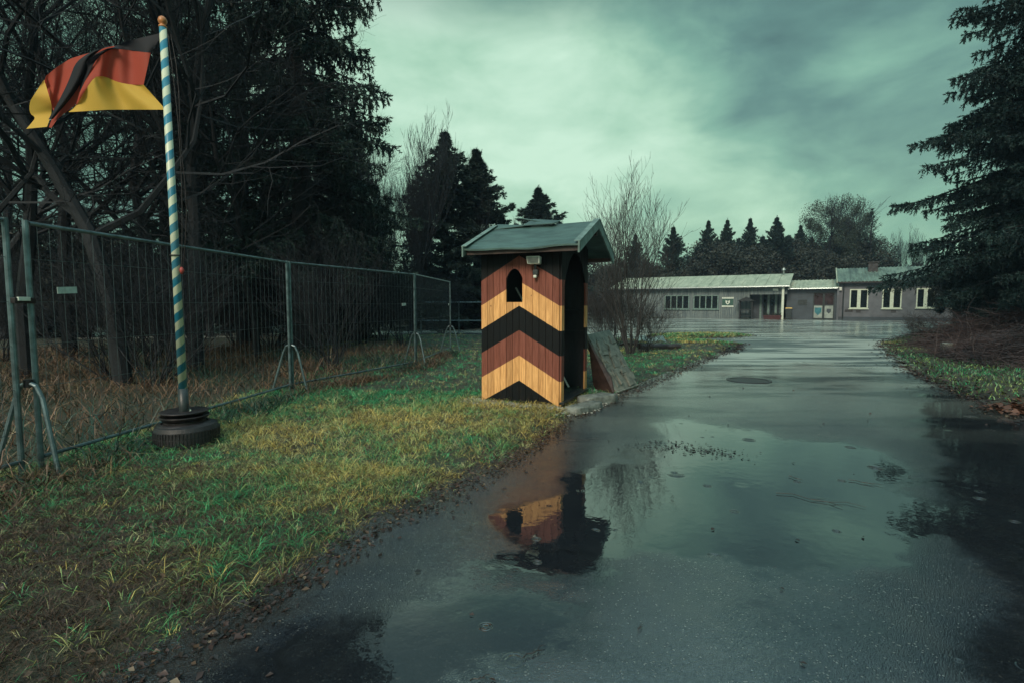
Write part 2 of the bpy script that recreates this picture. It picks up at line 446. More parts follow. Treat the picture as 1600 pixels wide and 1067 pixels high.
rd = link('road', gridmesh('road', xs, ys, lambda X, Y: 0*X + .008*sines(X, Y, .5, 8)*0, M['asphalt'], {'water': ('FLOAT', water), 'edge': ('FLOAT', edge)})); settags(rd, kind='structure')

# ------------------------------------------------------------------ grass
def blades(P0, hgt, wid, lean, azim, cols, name, mat):
    """each blade: 5 verts, tapered, bent"""
    n = len(P0); h = hgt[:, None]; a = azim
    ld = np.stack([np.cos(a), np.sin(a), 0*a], 1); sdv = np.stack([-np.sin(a), np.cos(a), 0*a], 1)
    # turn the flat side at random
    tw = rng.uniform(0, 2*PI, n); sd2 = np.stack([np.cos(tw), np.sin(tw), 0*tw], 1)
    up = np.array([0, 0, 1.0])
    w_ = wid[:, None]
    mid = P0+up*h*.55+ld*(h*lean[:, None]*.35)
    tip = P0+up*h*(1-.35*lean[:, None])+ld*(h*lean[:, None])
    V = np.stack([P0-sd2*w_*.5, P0+sd2*w_*.5, mid+sd2*w_*.45, mid-sd2*w_*.45, tip], 1).reshape(-1, 3)
    b = np.arange(n)*5
    F = np.concatenate([np.stack([b, b+1, b+2], 1), np.stack([b, b+2, b+3], 1), np.stack([b+3, b+2, b+4], 1)])
    C = np.repeat(np.concatenate([cols, np.ones((n, 1))], 1), 5, 0)
    return npmesh(name, V, F, mat, {'col': ('FLOAT_COLOR', C)})
def scatter(n, x0, x1, y0, y1, dmin=-.02):
    X = rng.uniform(x0, x1, n); Y = y0+(y1-y0)*rng.uniform(0, 1, n)**1.0
    d = lawn_d(X, Y); k = d > dmin
    return X[k], Y[k], d[k]
fx = lambda y: np.interp(y, [0, 3.8, 7.4, 10.5, 14.4], [-3.75, -3.5, -3.2, -1.95, -1.7])   # fence line
def grasscolor(X, Y, d):
    n = len(X)
    p = sines(X, Y, 1.3, 11)*1.0+sines(X, Y, 4.5, 12)*.9+sines(X, Y, 11, 13)*.6+rng.normal(0, .40, n)
    u = 800+X/np.maximum(Y, .5)*800
    yellow = np.clip(.36+p*.95 + .30*np.exp(-((Y-5.2)/1.8)**2) - .55*np.exp(-((X-fx(Y))/.55)**2) - .8*np.clip((Y-6.8)/1.6, 0, 1)*(Y < 14) , 0, 1)
    green = np.array([.034, .27, .10]); teal = np.array([.014, .21, .125]); yel = np.array([.46, .36, .10]); br = np.array([.075, .046, .03])
    g0 = green*(1-.5*np.clip(p[:, None]+.5, 0, 1))+teal*.5*np.clip(p[:, None]+.5, 0, 1)
    c = g0*(1-yellow[:, None])+yel*yellow[:, None]
    bm = (rng.uniform(0, 1, n) < .16+.45*np.clip((-1.2-X-.35*Y+1.2)/1.2, 0, 1)*(Y < 4.2)+.5*np.exp(-np.clip(d, 0, 9)/.16)+.30*np.interp(Y, [2.2, 4.6], [1, 0]))  # brown blades; the extra near-left share also paints in corner darkening
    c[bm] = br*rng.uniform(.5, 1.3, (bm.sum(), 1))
    lite = rng.uniform(0, 1, n) < np.interp(Y, [2.5, 5], [.04, .14])
    c[lite] = np.array([.36, .36, .17])
    c *= rng.uniform(.4, 1.5, (n, 1))
    return np.clip(c, 0, 1)
allX, allY, allD = [], [], []  # verge samples, nearest strip first
for (n, x0, x1, y0, y1) in [(170000, -4.2, .3, 1.2, 4.2), (120000, -4, 2.6, 4.2, 8), (42000, -4, 6, 8, 15), (26000, -6, 12, 15, 23)]:
    X, Y, d = scatter(n, x0, x1, y0, y1); allX.append(X); allY.append(Y); allD.append(d)
X = np.concatenate(allX); Y = np.concatenate(allY); d = np.concatenate(allD)
k = ((X-1.15)**2+(Y-8.0)**2 > 0)
# not inside booth
n = len(X); pm_ = rng.permutation(n); X = X[pm_]; Y = Y[pm_]; d = d[pm_]
nt_ = n//14; tid = np.arange(n)
for y0_, y1_ in ((1, 2.6), (2.6, 4.2), (4.2, 8), (8, 15), (15, 24)):   # tuft centres drawn inside each strip
    ii = np.where((Y >= y0_) & (Y < y1_))[0]; cc_ = ii[:max(1, len(ii)//13)]; tid[ii] = rng.choice(cc_, len(ii))
tid = np.where(rng.uniform(0, 1, n) < .33, np.arange(n), tid)   # most blades grow in tufts
istuft = tid != np.arange(n)
dx0 = rng.normal(0, .013, n)*(1+Y[tid]*.08); dy0 = rng.normal(0, .013, n)*(1+Y[tid]*.08)
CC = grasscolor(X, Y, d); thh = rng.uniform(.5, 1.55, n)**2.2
TC = CC[tid]*rng.uniform(.75, 1.3, (n, 1)); X0_ = X.copy(); Y0_ = Y.copy()
X = np.where(istuft, X0_[tid]+dx0, X0_); Y = np.where(istuft, Y0_[tid]+dy0, Y0_); d = d[tid]
az_ = np.where(istuft, np.arctan2(dy0, dx0)+rng.normal(0, .5, n), rng.uniform(0, 2*PI, n))
Z = height(X, Y, d)
hh = rng.uniform(.022, .056, n)*(1+.45*sines(X, Y, 3, 14))*thh[tid]*np.interp(Y, [1.5, 5], [.58, 1.0]); hh *= np.clip(.35+d/.3, .3, 1)
ww = rng.uniform(.0014, .0032, n)*(1+np.clip(Y-3, 0, 20)*.19)
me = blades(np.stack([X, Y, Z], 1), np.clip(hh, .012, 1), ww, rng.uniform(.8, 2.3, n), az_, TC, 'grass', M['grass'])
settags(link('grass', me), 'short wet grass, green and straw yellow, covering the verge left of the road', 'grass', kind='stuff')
# right verge grass
X, Y, d = scatter(60000, 7, 20, 7, 30); n = len(X); Z = height(X, Y, d)
cc = grasscolor(X, Y+20, d+.3)*.75; cc = cc*np.array([.55, .95, 1.0])
me = blades(np.stack([X, Y, Z], 1), rng.uniform(.03, .10, n), rng.uniform(.008, .016, n), rng.uniform(.4, 1.4, n), rng.uniform(0, 2*PI, n), cc, 'grass', M['grass'])
settags(link('grass', me), 'dark green grass on the right verge below the brush heap', 'grass', kind='stuff')
# island grass
X, Y, d = scatter(26000, 6, 14, 18, 26); n = len(X); Z = height(X, Y, d)
me = blades(np.stack([X, Y, Z], 1), rng.uniform(.05, .14, n), rng.uniform(.012, .02, n), rng.uniform(.3, 1.2, n), rng.uniform(0, 2*PI, n), grasscolor(X, Y, d), 'grass', M['grass'])
settags(link('grass', me), 'thin strip of grass island in the wet lot before the timber building', 'grass', kind='stuff')
# tall dry grass along and behind the fence
X = np.concatenate([rng.uniform(-14, -2.2, 30000), rng.normal(0, .16, 9000)]); Y = np.concatenate([rng.uniform(.5, 16, 30000), rng.uniform(1, 14.4, 9000)])
X[30000:] += fx(Y[30000:]); k = (X < fx(Y)+.35); X = X[k]; Y = Y[k]
near = np.abs(X-fx(Y)) < .3
k = (~near) | (rng.uniform(0, 1, len(X)) < .75) ; X = X[k]; Y = Y[k]; near = near[k]
cl = sines(X, Y, 2.2, 22); n = len(X); d = np.full(n, 5.)
hh = np.where(near, rng.uniform(.05, .26, n), rng.uniform(.08, .38, n))*np.clip(.9+cl, .4, 1.7)
mixv = rng.uniform(0, 1, (n, 1)); base = np.array([.17, .10, .055])*mixv+np.array([.075, .045, .03])*(1-mixv)
gk = (sines(X, Y, 1.1, 23)+rng.normal(0, .2, n)) > .12; base[gk] = np.array([.018, .055, .036])
lt = rng.uniform(0, 1, n) < .10; base[lt] = np.array([.20, .16, .09])
me = blades(np.stack([X, Y, height(X, Y, d)], 1), hh, rng.uniform(.004, .008, n)*(1+Y*.05), rng.uniform(.5, 2.2, n), rng.uniform(0, 2*PI, n), base*rng.uniform(.6, 1.3, (n, 1)), 'dry_grass', M['grass'])
settags(link('dry_grass', me), 'long dead brown grass along and behind the mesh fence', 'grass', kind='stuff')

# ------------------------------------------------------------------ fallen leaves
def leaves(X, Y, Z, size, cols, name):
    n = len(X); a = rng.uniform(0, 2*PI, n); s_ = size
    ux = np.stack([np.cos(a), np.sin(a), rng.normal(0, .18, n)], 1)*s_[:, None]
    uy = np.stack([-np.sin(a), np.cos(a), rng.normal(0, .35, n)], 1)*s_[:, None]*.6
    P0 = np.stack([X, Y, Z], 1)
    up = np.array([0, 0, 1.])*s_[:, None]*.25
    V = np.stack([P0-ux, P0-uy*.9+up-ux*.1, P0+ux, P0+uy*.9+up+ux*.1], 1).reshape(-1, 3)
    b = np.arange(n)*4
    F = np.concatenate([np.stack([b, b+1, b+2], 1), np.stack([b, b+2, b+3], 1)])
    C = np.repeat(np.concatenate([cols, np.ones((n, 1))], 1), 4, 0)
    return npmesh(name, V, F, M['leaf'], {'col': ('FLOAT_COLOR', C)})
X = rng.uniform(-3.6, 9, 420000); Y = rng.uniform(1, 22, 420000)**1.0; d = lawn_d(X, Y)
k = rng.uniform(0, 1, len(X)) < (np.exp(-((d-.02)/.14)**2)*.9+.045*(d > 0)*(Y < 5)+.012*(d > 0)+.0012*(d < 0)*(Y<12)+.10*(d > 0)*(Y < 3.2)); X = X[k]; Y = Y[k]; d = d[k]
n = len(X); Z = np.maximum(height(X, Y, d), 0)+.006+.02*rng.uniform(0, 1, n)*(d > .05)
pal = np.array([[.050, .026, .020], [.034, .022, .019], [.085, .05, .028], [.020, .017, .016], [.16, .12, .08]])
ci = rng.choice(5, n, p=[.28, .32, .12, .24, .04])
me = leaves(X, Y, Z, rng.uniform(.004, .02, n)**1.0*(1+Y*.03), pal[ci]*rng.uniform(.6, 1.2, (n, 1)), 'leaf_litter')
settags(link('leaf_litter', me), 'brown fallen leaves and bits lining the edge of the left verge', 'fallen leaves', kind='stuff')
X = rng.uniform(6, 22, 160000); Y = rng.uniform(6, 30, 160000); d = lawn_d(X, Y)
k = rng.uniform(0, 1, len(X)) < (np.exp(-((d-.05)/.25)**2)*.4+.10*(d > 0)*(.5+sines(X, Y, 1.6, 31))); X = X[k]; Y = Y[k]; d = d[k]; n = len(X)
ci = rng.choice(5, n, p=[.34, .30, .06, .28, .02])
me = leaves(X, Y, np.maximum(height(X, Y, d), 0)+.01+.04*rng.uniform(0, 1, n)*(d > .1), rng.uniform(.02, .05, n), pal[ci]*rng.uniform(.5, 1.1, (n, 1)), 'leaf_litter')
settags(link('leaf_litter', me), 'reddish brown fallen leaves on the right verge around the brush heap', 'fallen leaves', kind='stuff')

# ------------------------------------------------------------------ fence panels
FH = 2.06
def fence_panel(a, b, label, tagpos=None, mids=True):
    a = Vector((a[0], a[1], 0)); b = Vector((b[0], b[1], 0)); D = b-a; L = D.length; u = D.normalized(); rz = math.atan2(u.y, u.x)
    t = thing('mesh_fence_panel', label, 'fence panel', a, rz, 'steel mesh fence panels beside the grass')
    z0 = .05
    for x in (0, L):
        MB().tube([(x, 0, z0), (x, 0, FH)], .021, 10).build('post', M['galv'], t, smooth=False)
    MB().tube([(.021, 0, FH-.02), (L-.021, 0, FH-.02)], .0165, 8).build('top_rail', M['galv'], t)
    MB().tube([(.021, 0, .17), (L-.021, 0, .17)], .0165, 8).build('bottom_rail', M['galv'], t)
    wm = MB(); nv = int(L/.095)
    for i in range(1, nv):
        x = L*i/nv; j = random.uniform(-.006, .006)
        wm.tube([(x, .012, .165), (x+j, .012+j, 1.1), (x, .012, FH-.02)], .0017, 3, False)
    for z in (.40, .74, 1.08, 1.42, 1.76):
        off = .03
        wm.tube([(0, -.004, z), (L*.3, -.004, z+random.uniform(-.01, .01)), (L*.7, -.004, z+random.uniform(-.015, .01)), (L, -.004, z)], .0027, 4, False)
    wm.build('wire_mesh', M['wire'], t)
    if tagpos: 
        x, z, wd = tagpos
        MB().box((x, -.03, z), (wd, .006, .055), Matrix.Rotation(-.05, 3, 'Y')).build('tag_plate', M['tag'], t)
    return t
p57 = G(66, 745); p455 = G(456, 617); p650 = G(650, 577); p706 = G(704, 552)
dv = (p455-p57).normalized()
p40 = p57-dv*.13+Vector((-.02, 0, 0)); pm = p40-dv*3.5
PH = []
fence_panel(pm, p40, 'mesh fence panel cut off by the left edge of the photo', (3.15, 1.42, .22))
fence_panel(p57, p455-dv*.03, 'longest mesh fence panel, behind the flagpole', (.28, 1.52, .17))
d2 = (p650-p455).normalized()
fence_panel(p455+d2*.03, p650-d2*.03, 'middle mesh fence panel, right of the one behind the flagpole', (2.95, 1.40, .14))
d3 = (p706-p650).normalized()
fence_panel(p650+d3*.03, p706, 'farthest mesh fence panel, the one nearest the sentry box', ((p706-p650).length*.9, 1.4, .1))
def brace(p, direction, label, sgn=1):
    u = Vector((direction.x, direction.y, 0)).normalized(); nrm = Vector((u.y, -u.x, 0))
    t = thing('fence_brace', label, 'fence support', p, 0, 'bent tube supports at the fence posts')
    top = Vector((0, 0, .78))
    for s_ in (1, -1):
        q = [top+nrm*.02*s_, top+nrm*(.07*s_)+Vector((0, 0, -.02)), top+nrm*(.12*s_)+Vector((0, 0, -.12)), nrm*.30*s_+Vector((0, 0, .01))-u*.06]
        MB().tube(q, .017, 8).build('leg', M['galv'], t)
    MB().tube([top-Vector((0, 0, .03)), top+Vector((0, 0, .03))], .032, 10).build('collar', M['rusty_dark'], t)
brace(p57-dv*.06, dv, 'bent tube support at the nearest pair of fence posts')
brace(p455, dv, 'bent tube support at the fence post midway between flagpole and booth')
brace(p650, d2, 'bent tube support at the fence post in the dead grass')
brace(p706, d3, 'bent tube support at the farthest post of the mesh fence')
t = thing('fence_clamp', 'pale metal clamp joining the two nearest fence posts', 'clamp', p57-dv*.065+Vector((0, 0, 1.43)))
MB().box((0, 0, 0), (.07, .16, .045), Matrix.Rotation(math.atan2(dv.y, dv.x)-PI/2, 3, 'Z')).build('band', M['rusty_dark'], t, bevel=.004)
MB().box((.035, -.02, .012), (.02, .09, .03), Matrix.Rotation(math.atan2(dv.y, dv.x)-PI/2, 3, 'Z')).build('bolt_plate', M['lamp_white'], t, bevel=.003)

# background barrier left of the booth
a = G(690, 521); b_ = G(775, 521); Yb = a.y
t = thing('rail_barrier', 'low grey metal rail barrier across the far path left of the booth', 'barrier', a)
L = (b_-a).length+2
for x in (-1.0, .85, 2.7, 4.4):
    MB().tube([(x, 0, 0), (x, 0, 1.5)], .03, 6).build('post', M['galv'], t)
for z in (1.5, .62):
    MB().tube([(-1.2, 0, z), (4.6, 0, z)], .022, 6).build('rail', M['galv'], t)
a = P(690, 510, 33); t = thing('timber_stack', 'low dark stack of timber beyond the far path left of the booth', 'timber stack', (a.x, 33, 0))
mb = MB()
for i in range(5):
    for k in range(3): mb.box((1.6+random.uniform(-.15, .15), i*.25-.6, .14+k*.24), (5.2, .22, .21))
mb.build('boards', M['timber'], t, bevel=.01)
for x in (.2, 3): MB().box((x, 0, .02), (.2, 1.4, .05)).build('bearer', M['timber'], t)

# ------------------------------------------------------------------ sentry booth
A = G(756, 632, .0); B = G(873, 640, .0)
AB = (B-A); L_U = 1.14; ang = math.atan2(-.45, 1.05)
B = G(874, 641); u = Vector((math.cos(ang), math.sin(ang), 0)); A = B-u*L_U
L_V = 1.3; V0 = .0
booth = thing('sentry_box', 'wooden sentry box with black, red-brown and orange chevron bands under a green felt gable roof', 'sentry box', (A.x, A.y, 0), ang)
m, nt, bs = newmat('chevron_paint'); M['chevron'] = m
o_ = nt.obj(); q = nt.xyz(o_)
dx_ = nt.math('DIVIDE', nt.math('ABSOLUTE', nt.math('SUBTRACT', q[0], .57)), .57)
dx_ = nt.math('MINIMUM', dx_, 1.0)
c_ = nt.math('SUBTRACT', q[2], nt.math('MULTIPLY', nt.math('SUBTRACT', 1.0, dx_), .33))
c_ = nt.math('ADD', c_, nt.math('MULTIPLY', nt.math('SUBTRACT', nt.noise(o_, 30, 2), .5), .008))
BK = (.003, .0055, .0075); OR = (.88, .50, .20); RD = (.24, .085, .062)
s_ = nt.math('DIVIDE', nt.math('ADD', c_, .4), 3.0)
st = lambda x: (x+.4)/3.0
z0_ = .045
col = nt.ramp(s_, [(0, BK), (st(z0_), OR), (st(z0_+.335), RD), (st(z0_+.67), BK), (st(z0_+1.0), OR), (st(z0_+1.335), RD), (st(z0_+1.67), BK)], 'CONSTANT')
notblack = nt.math('GREATER_THAN', nt.xyz(col)[0], .05)
gr = nt.noise(nt.scalev(o_, (22, 22, 1.3)), 3, 6, .65, .4)
col = nt.mix(nt.maprange(gr, .35, .7), col, nt.mix(1.0, col, (.62, .55, .5), 'MULTIPLY'))
# plank to plank tone
pk = nt.new('ShaderNodeTexWhiteNoise', noise_dimensions='1D')
nt.link(nt.math('FLOOR', nt.math('DIVIDE', nt.math('ADD', q[0], .0), .095)), pk.inputs['W'])
col = nt.mix(1.0, col, nt.ramp(pk.outputs['Value'], [(0, (.74, .72, .7)), (1, (1.08, 1.06, 1.04))]), 'MULTIPLY')
kn = nt.vor(nt.scalev(o_, (1, 1, .75)), 6.5)
kk = nt.math('MULTIPLY', nt.maprange(kn.outputs['Distance'], .045, .085, 1, 0), nt.math('GREATER_THAN', nt.xyz(kn.outputs['Color'])[0], .55))
col = nt.mix(nt.math('MULTIPLY', nt.math('MULTIPLY', kk, .7), notblack), col, (.12, .04, .015))
# scuffs: paint flaked to pale wood, dirt splashed low down
sc_ = nt.maprange(nt.noise(nt.scalev(o_, (18, 18, 3)), 4, 6, .75), .69, .73)
col = nt.mix(nt.math('MULTIPLY', nt.math('MULTIPLY', sc_, .6), notblack), col, nt.mix(.35, col, (.4, .32, .26)))
dirt = nt.math('MULTIPLY', nt.maprange(q[2], .0, .4, 1, 0), nt.maprange(nt.noise(nt.scalev(o_, (14, 14, 4)), 2, 4), .5, .7))
col = nt.mix(nt.math('MULTIPLY', dirt, .45), col, (.05, .03, .015))
nt.link(col, bs.inputs['Base Color']); bs.inputs['Roughness'].default_value = .6; bs.inputs['Specular IOR Level'].default_value = .25
nt.link(nt.bump(gr, .5, .004), bs.inputs['Normal'])
def arch(x, c, hw, zs, rise):
    t_ = abs(x-c)/hw
    return None if t_ >= 1 else zs+rise*(1-t_**1.9)**.75
ZB = .06
def eavez(v): return 2.13+(.32+min(v, L_V-v))*.412 - .035
def plank_wall(mb, axis_, fixed, t0, t1, length, holes, topf, thick, pw=.095, zb=ZB):
    """planks along 'axis_', thickness between t0..t1 on other axis"""
    n = int(round(length/pw)); pw = length/n
    for i in range(n):
        a0 = i*pw+.0025; a1 = (i+1)*pw-.0025; jt = random.uniform(0, .003)
        sub = 4
        for k in range(sub):
            x0 = a0+(a1-a0)*k/sub; x1 = a0+(a1-a0)*(k+1)/sub; xm = (x0+x1)/2
            segs = [(zb, zb, topf(x0), topf(x1))]
            for (c, hw, zlo, zs, rise) in holes:
                if abs(xm-c) < hw:
                    h0 = arch(x0, c, hw, zs, rise) or zs; h1 = arch(x1, c, hw, zs, rise) or zs
                    segs = ([(zb, zb, zlo, zlo)] if zlo > zb else [])+[(h0, h1, topf(x0), topf(x1))]
            for (b0, b1, e0, e1) in segs:
                if e0-b0 < .005: continue
                pass
                if axis_ == 'x':
                    qb = [(x0, t0-jt, b0), (x1, t0-jt, b1), (x1, t1, b1), (x0, t1, b0)]; qt = [(x0, t0-jt, e0), (x1, t0-jt, e1), (x1, t1, e1), (x0, t1, e0)]
                else:
                    qb = [(t0, x0, b0), (t1+jt, x0, b0), (t1+jt, x1, b1), (t0, x1, b1)]; qt = [(t0, x0, e0), (t1+jt, x0, e0), (t1+jt, x1, e1), (t0, x1, e1)]
                mb.hexa(qb, qt)
win = (.50, .125, 1.43, 1.72, .16)
door = (.65, .535, .0, 1.62, .50)
mb = MB(); plank_wall(mb, 'x', 0, -.022, 0, L_U, [win], lambda x: eavez(0), .022); mb.build('side_wall', M['chevron'], booth)
mb = MB(); plank_wall(mb, 'x', 0, L_V+.0, L_V+.022, L_U, [win], lambda x: eavez(0), .022); mb.build('side_wall', M['chevron'], booth)
# inner lining behind the planks (black), with the same openings
mb = MB()
def lining(mb, y0, y1):
    c, hw, zlo, zs, rise = win
    mb.span((.0, y0, ZB), (c-hw, y1, eavez(0)-.01)); mb.span((c+hw, y0, ZB), (L_U-.001, y1, eavez(0)-.01))
    mb.span((c-hw, y0, ZB), (c+hw, y1, zlo)); 
    for k in range(12):
        x0 = c-hw+2*hw*k/12; x1 = c-hw+2*hw*(k+1)/12; h0 = arch(x0, c, hw, zs, rise) or zs; h1 = arch(x1, c, hw, zs, rise) or zs
        mb.hexa([(x0, y0, h0), (x1, y0, h1), (x1, y1, h1), (x0, y1, h0)], [(x0, y0, eavez(0)-.01), (x1, y0, eavez(0)-.01), (x1, y1, eavez(0)-.01), (x0, y1, eavez(0)-.01)])
lining(mb, .002, .022); lining(mb, L_V-.022, L_V-.002)
mb.span((.026, .024, ZB), (.046, L_V-.024, eavez(0)-.01)) 
mb.build('inner_lining', M['black_wood'], booth)
mb = MB(); plank_wall(mb, 'y', 0, 0.0, .024, L_V, [], eavez, .022)
mb.build('rear_wall', M['chevron'], booth)
mb = MB(); plank_wall(mb, 'y', 0, L_U, L_U+.022, L_V, [door], eavez, .022, .0929)
mb.build('front_wall', M['chevron'], booth)
mb = MB(); mb.span((.0, .0, .075), (L_U+.06, L_V, .115)); mb.build('floor', M['black_wood'], booth, bevel=.004)
mb = MB()
for z in (.95, 1.28): mb.span((.05, L_V-.05, z), (L_U-.02, L_V-.024, z+.05))
mb.span((.25, L_V-.20, 1.30), (L_U-.1, L_V-.05, 1.32)); mb.build('shelf', M['black_wood'], booth)
# corner blocks
for (x, y) in ((.03, .03), (L_U-.12, .03), (.03, L_V-.13), (L_U-.12, L_V-.13)): MB().span((x, y, -.03), (x+.1, y+.1, .074)).build('foundation_block', M['concrete'], booth, bevel=.008)
# roof
EA, EB = -.11, L_U+.33
pR = .32; zE, zR = 2.13, 2.53; yc = L_V/2
def roofside(sg):
    mb = MB(); n = 10; m_ = 5
    grid = []
    for i in range(n+1):
        x = EA+(EB-EA)*i/n; row = []
        for j in range(m_+1):
            t_ = j/m_
            y = yc+sg*(yc+pR)*(1-t_); z = zE+(zR-zE)*t_ - .018*math.sin(PI*i/n)*(1-.5*t_) + random.uniform(-.003, .003)
            if j == 0: z -= .012+.008*math.sin(i*1.3)
            row.append((x, y, z))
        grid.append(row)
    vs = [p for r_ in grid for p in r_]; k_ = m_+1
    top = [(a, b, c+.022) for a, b, c in vs]; N = len(vs)
    fs = []
    for i in range(n):
        for j in range(m_):
            q4 = (i*k_+j, (i+1)*k_+j, (i+1)*k_+j+1, i*k_+j+1)
            fs.append(tuple(N+x for x in q4)); fs.append(q4[::-1])
    bd = [(i*k_, (i+1)*k_) for i in range(n)]+[(n*k_+j, n*k_+j+1) for j in range(m_)]+[((i+1)*k_+m_, i*k_+m_) for i in range(n)]+[(j+1, j) for j in range(m_)]
    for a_, b2 in bd: fs.append((a_, b2, N+b2, N+a_))
    mb.add(vs+top, fs); return mb
for sg in (-1, 1): roofside(sg).build('roof_slope', M['felt'], booth)
for x, nm in ((EB, 1), (EA, -1)):
    for sg in (-1, 1):
        y0 = yc+sg*(yc+pR+.02); mb = MB(); x2 = x+nm*.022
        q0 = [(x, y0, zE-.10), (x2, y0, zE-.10), (x2, yc, zR-.08), (x, yc, zR-.08)]; q1 = [(x, y0, zE+.035), (x2, y0, zE+.035), (x2, yc, zR+.045), (x, yc, zR+.045)]
        mb.hexa(q0, q1).build('bargeboard', M['barge'], booth)
        mb = MB(); x3 = x-nm*.05; x4 = x+nm*.03
        q0 = [(x3, y0, zE+.037), (x4, y0, zE+.037), (x4, yc, zR+.047), (x3, yc, zR+.047)]; q1 = [(a, b, c+.008) for a, b, c in q0]
        mb.hexa(q0, q1).build('edge_strip', M['barge'], booth)
# felt torn up along the ridge
mb = MB()
def flap(pts, th=.008): mb.slab(pts, (0, 0, th))
flap([(EA+.02, yc-.12, zR-.03), (EA+.95*.6, yc-.10, zR+.0), (EA+.6, yc+.12, zR+.03), (EA, yc+.10, zR+.075)])
flap([(EA+.36, yc+.02, zR+.14), (EA+.40, yc+.16, zR+.15), (EA+1.0, yc+.05, zR+.03), (EA+.92, yc-.10, zR+.01)])
flap([(EA+.50, yc-.12, zR+.0), (EA+.62, yc+.0, zR+.10), (EA+1.05, yc-.02, zR+.05), (EA+.98, yc-.14, zR+.0)])
mb.build('torn_felt', M['felt'], booth)
mb = MB(); 
for (y, z) in ((-.25, 2.13), (L_V+.25, 2.13), (yc, 2.42)): mb.span((EA+.02, y-.025, z-.07), (EB-.01, y+.025, z-.015))
mb.build('purlin', M['brown_board'], booth)
# wall lamp
wl = thing('wall_lamp', 'white floodlight with motion sensor on the sentry box side wall', 'wall lamp', tuple(Vector((A.x, A.y, 0))+u*.82+Vector((u.y, -u.x, 0))*.024+Vector((0, 0, 1.97))), ang)
mb = MB(); mb.hexa([(-.085, -.13, -.045), (.085, -.13, -.045), (.075, -.03, -.05), (-.075, -.03, -.05)], [(-.095, -.15, .055), (.095, -.15, .055), (.08, -.02, .05), (-.08, -.02, .05)]); mb.build('housing', M['lamp_white'], wl, bevel=.01)
mb = MB(); mb.hexa([(-.07, -.141, -.03), (.07, -.141, -.03), (.07, -.132, -.03), (-.07, -.132, -.03)], [(-.078, -.156, .038), (.078, -.156, .038), (.078, -.146, .038), (-.078, -.146, .038)]); mb.build('glass', M['sheet'], wl)
MB().tube([(0, -.0, -.12), (0, -.05, -.10), (0, -.07, -.04)], .018, 8).build('arm', M['dark_post'], wl)
MB().box((0, -.03, -.15), (.07, .06, .07)).build('sensor_body', M['dark_post'], wl, bevel=.01)
MB().box((0, -.055, -.205), (.045, .05, .04)).build('sensor', M['lamp_white'], wl, bevel=.012)
# lath leaning inside
Rz = Matrix.Rotation(ang, 3, 'Z'); Am = Vector((A.x, A.y, 0))
def bl(p): return Am+Rz @ Vector(p)
t = thing('white_lath', 'long white wooden lath leaning inside the sentry box', 'lath', bl((.93, 1.12, .118)))
p1 = bl((.93, 1.12, .135)); p0 = bl((.10, .98, 1.66)); dl = (p1-p0).normalized(); rotm = dl.to_track_quat('Z', 'Y').to_matrix()
MB().box((p0+p1)/2-Vector(LOC[t.name][0]), (.045, .02, (p1-p0).length), rotm).build('lath', M['white_wood'], t, bevel=.002)
# step / kerb stones at the booth
def rock(name, label, cat, c, dims, rz, mat, rough=.02, group=None, seg=6):
    import bmesh
    bm = bmesh.new(); bmesh.ops.create_cube(bm, size=1)
    bmesh.ops.subdivide_edges(bm, edges=bm.edges[:], cuts=seg-1, use_grid_fill=True)
    r_ = random.Random(sum(map(ord, label)) % 999)
    for v in bm.verts:
        l_ = v.co.normalized()*.62; v.co = v.co.lerp(l_, .22)
        v.co.x *= dims[0]; v.co.y *= dims[1]; v.co.z *= dims[2]
        v.co += Vector((r_.uniform(-1, 1), r_.uniform(-1, 1), r_.uniform(-1, 1)))*rough
        v.co.z += dims[2]/2
    me = bpy.data.meshes.new(name); bm.to_mesh(me); bm.free(); me.materials.append(mat)
    for p in me.polygons: p.use_smooth = True
    o = link(name, me); o.location = c; o.rotation_euler = (0, 0, rz); settags(o, label, cat, group); return o
ca = bl((L_U+.30, .12, -.03)); rock('kerb_stone', 'worn concrete kerb stone at the booth doorway, nearest the road corner', 'kerb stone', ca, (.62, .22, .12), ang+1.25, M['concrete'], .008)
ca = bl((L_U+.34, .72, -.03)); rock('kerb_stone', 'worn concrete kerb stone at the booth doorway, nearest the leaning slab', 'kerb stone', ca, (.62, .24, .15), ang+1.05, M['concrete'], .010)
# pebbles
n = 900; X = []; Y = []
mb = MB()
for i in range(n):
    if i < 600: p = bl((random.uniform(-.25, L_U+.3), random.gauss(-.10, .11), 0))
    else: p = bl((L_U+random.uniform(.05, .5), random.uniform(-.1, 1.6), 0))
    s_ = random.uniform(.008, .026); z = float(height(np.array([p.x]), np.array([p.y]))[0])
    a_ = random.uniform(0, PI); r_ = Matrix.Rotation(a_, 3, 'Z') @ Matrix.Rotation(random.uniform(-.5, .5), 3, 'X')
    vs = [Vector((x, y, zz_)) for x, y, zz_ in ((1, 0, 0), (-1, 0, 0), (0, .8, 0), (0, -.8, 0), (0, 0, .7), (0, 0, -.7))]
    mb.add([Vector((p.x, p.y, max(z, 0)+s_*.5))+(r_ @ v)*s_ for v in vs], [(0, 2, 4), (2, 1, 4), (1, 3, 4), (3, 0, 4), (2, 0, 5), (1, 2, 5), (3, 1, 5), (0, 3, 5)])
settags(mb.build('gravel', M['stone']), 'loose pale gravel around the foot of the sentry box', 'gravel', kind='stuff')
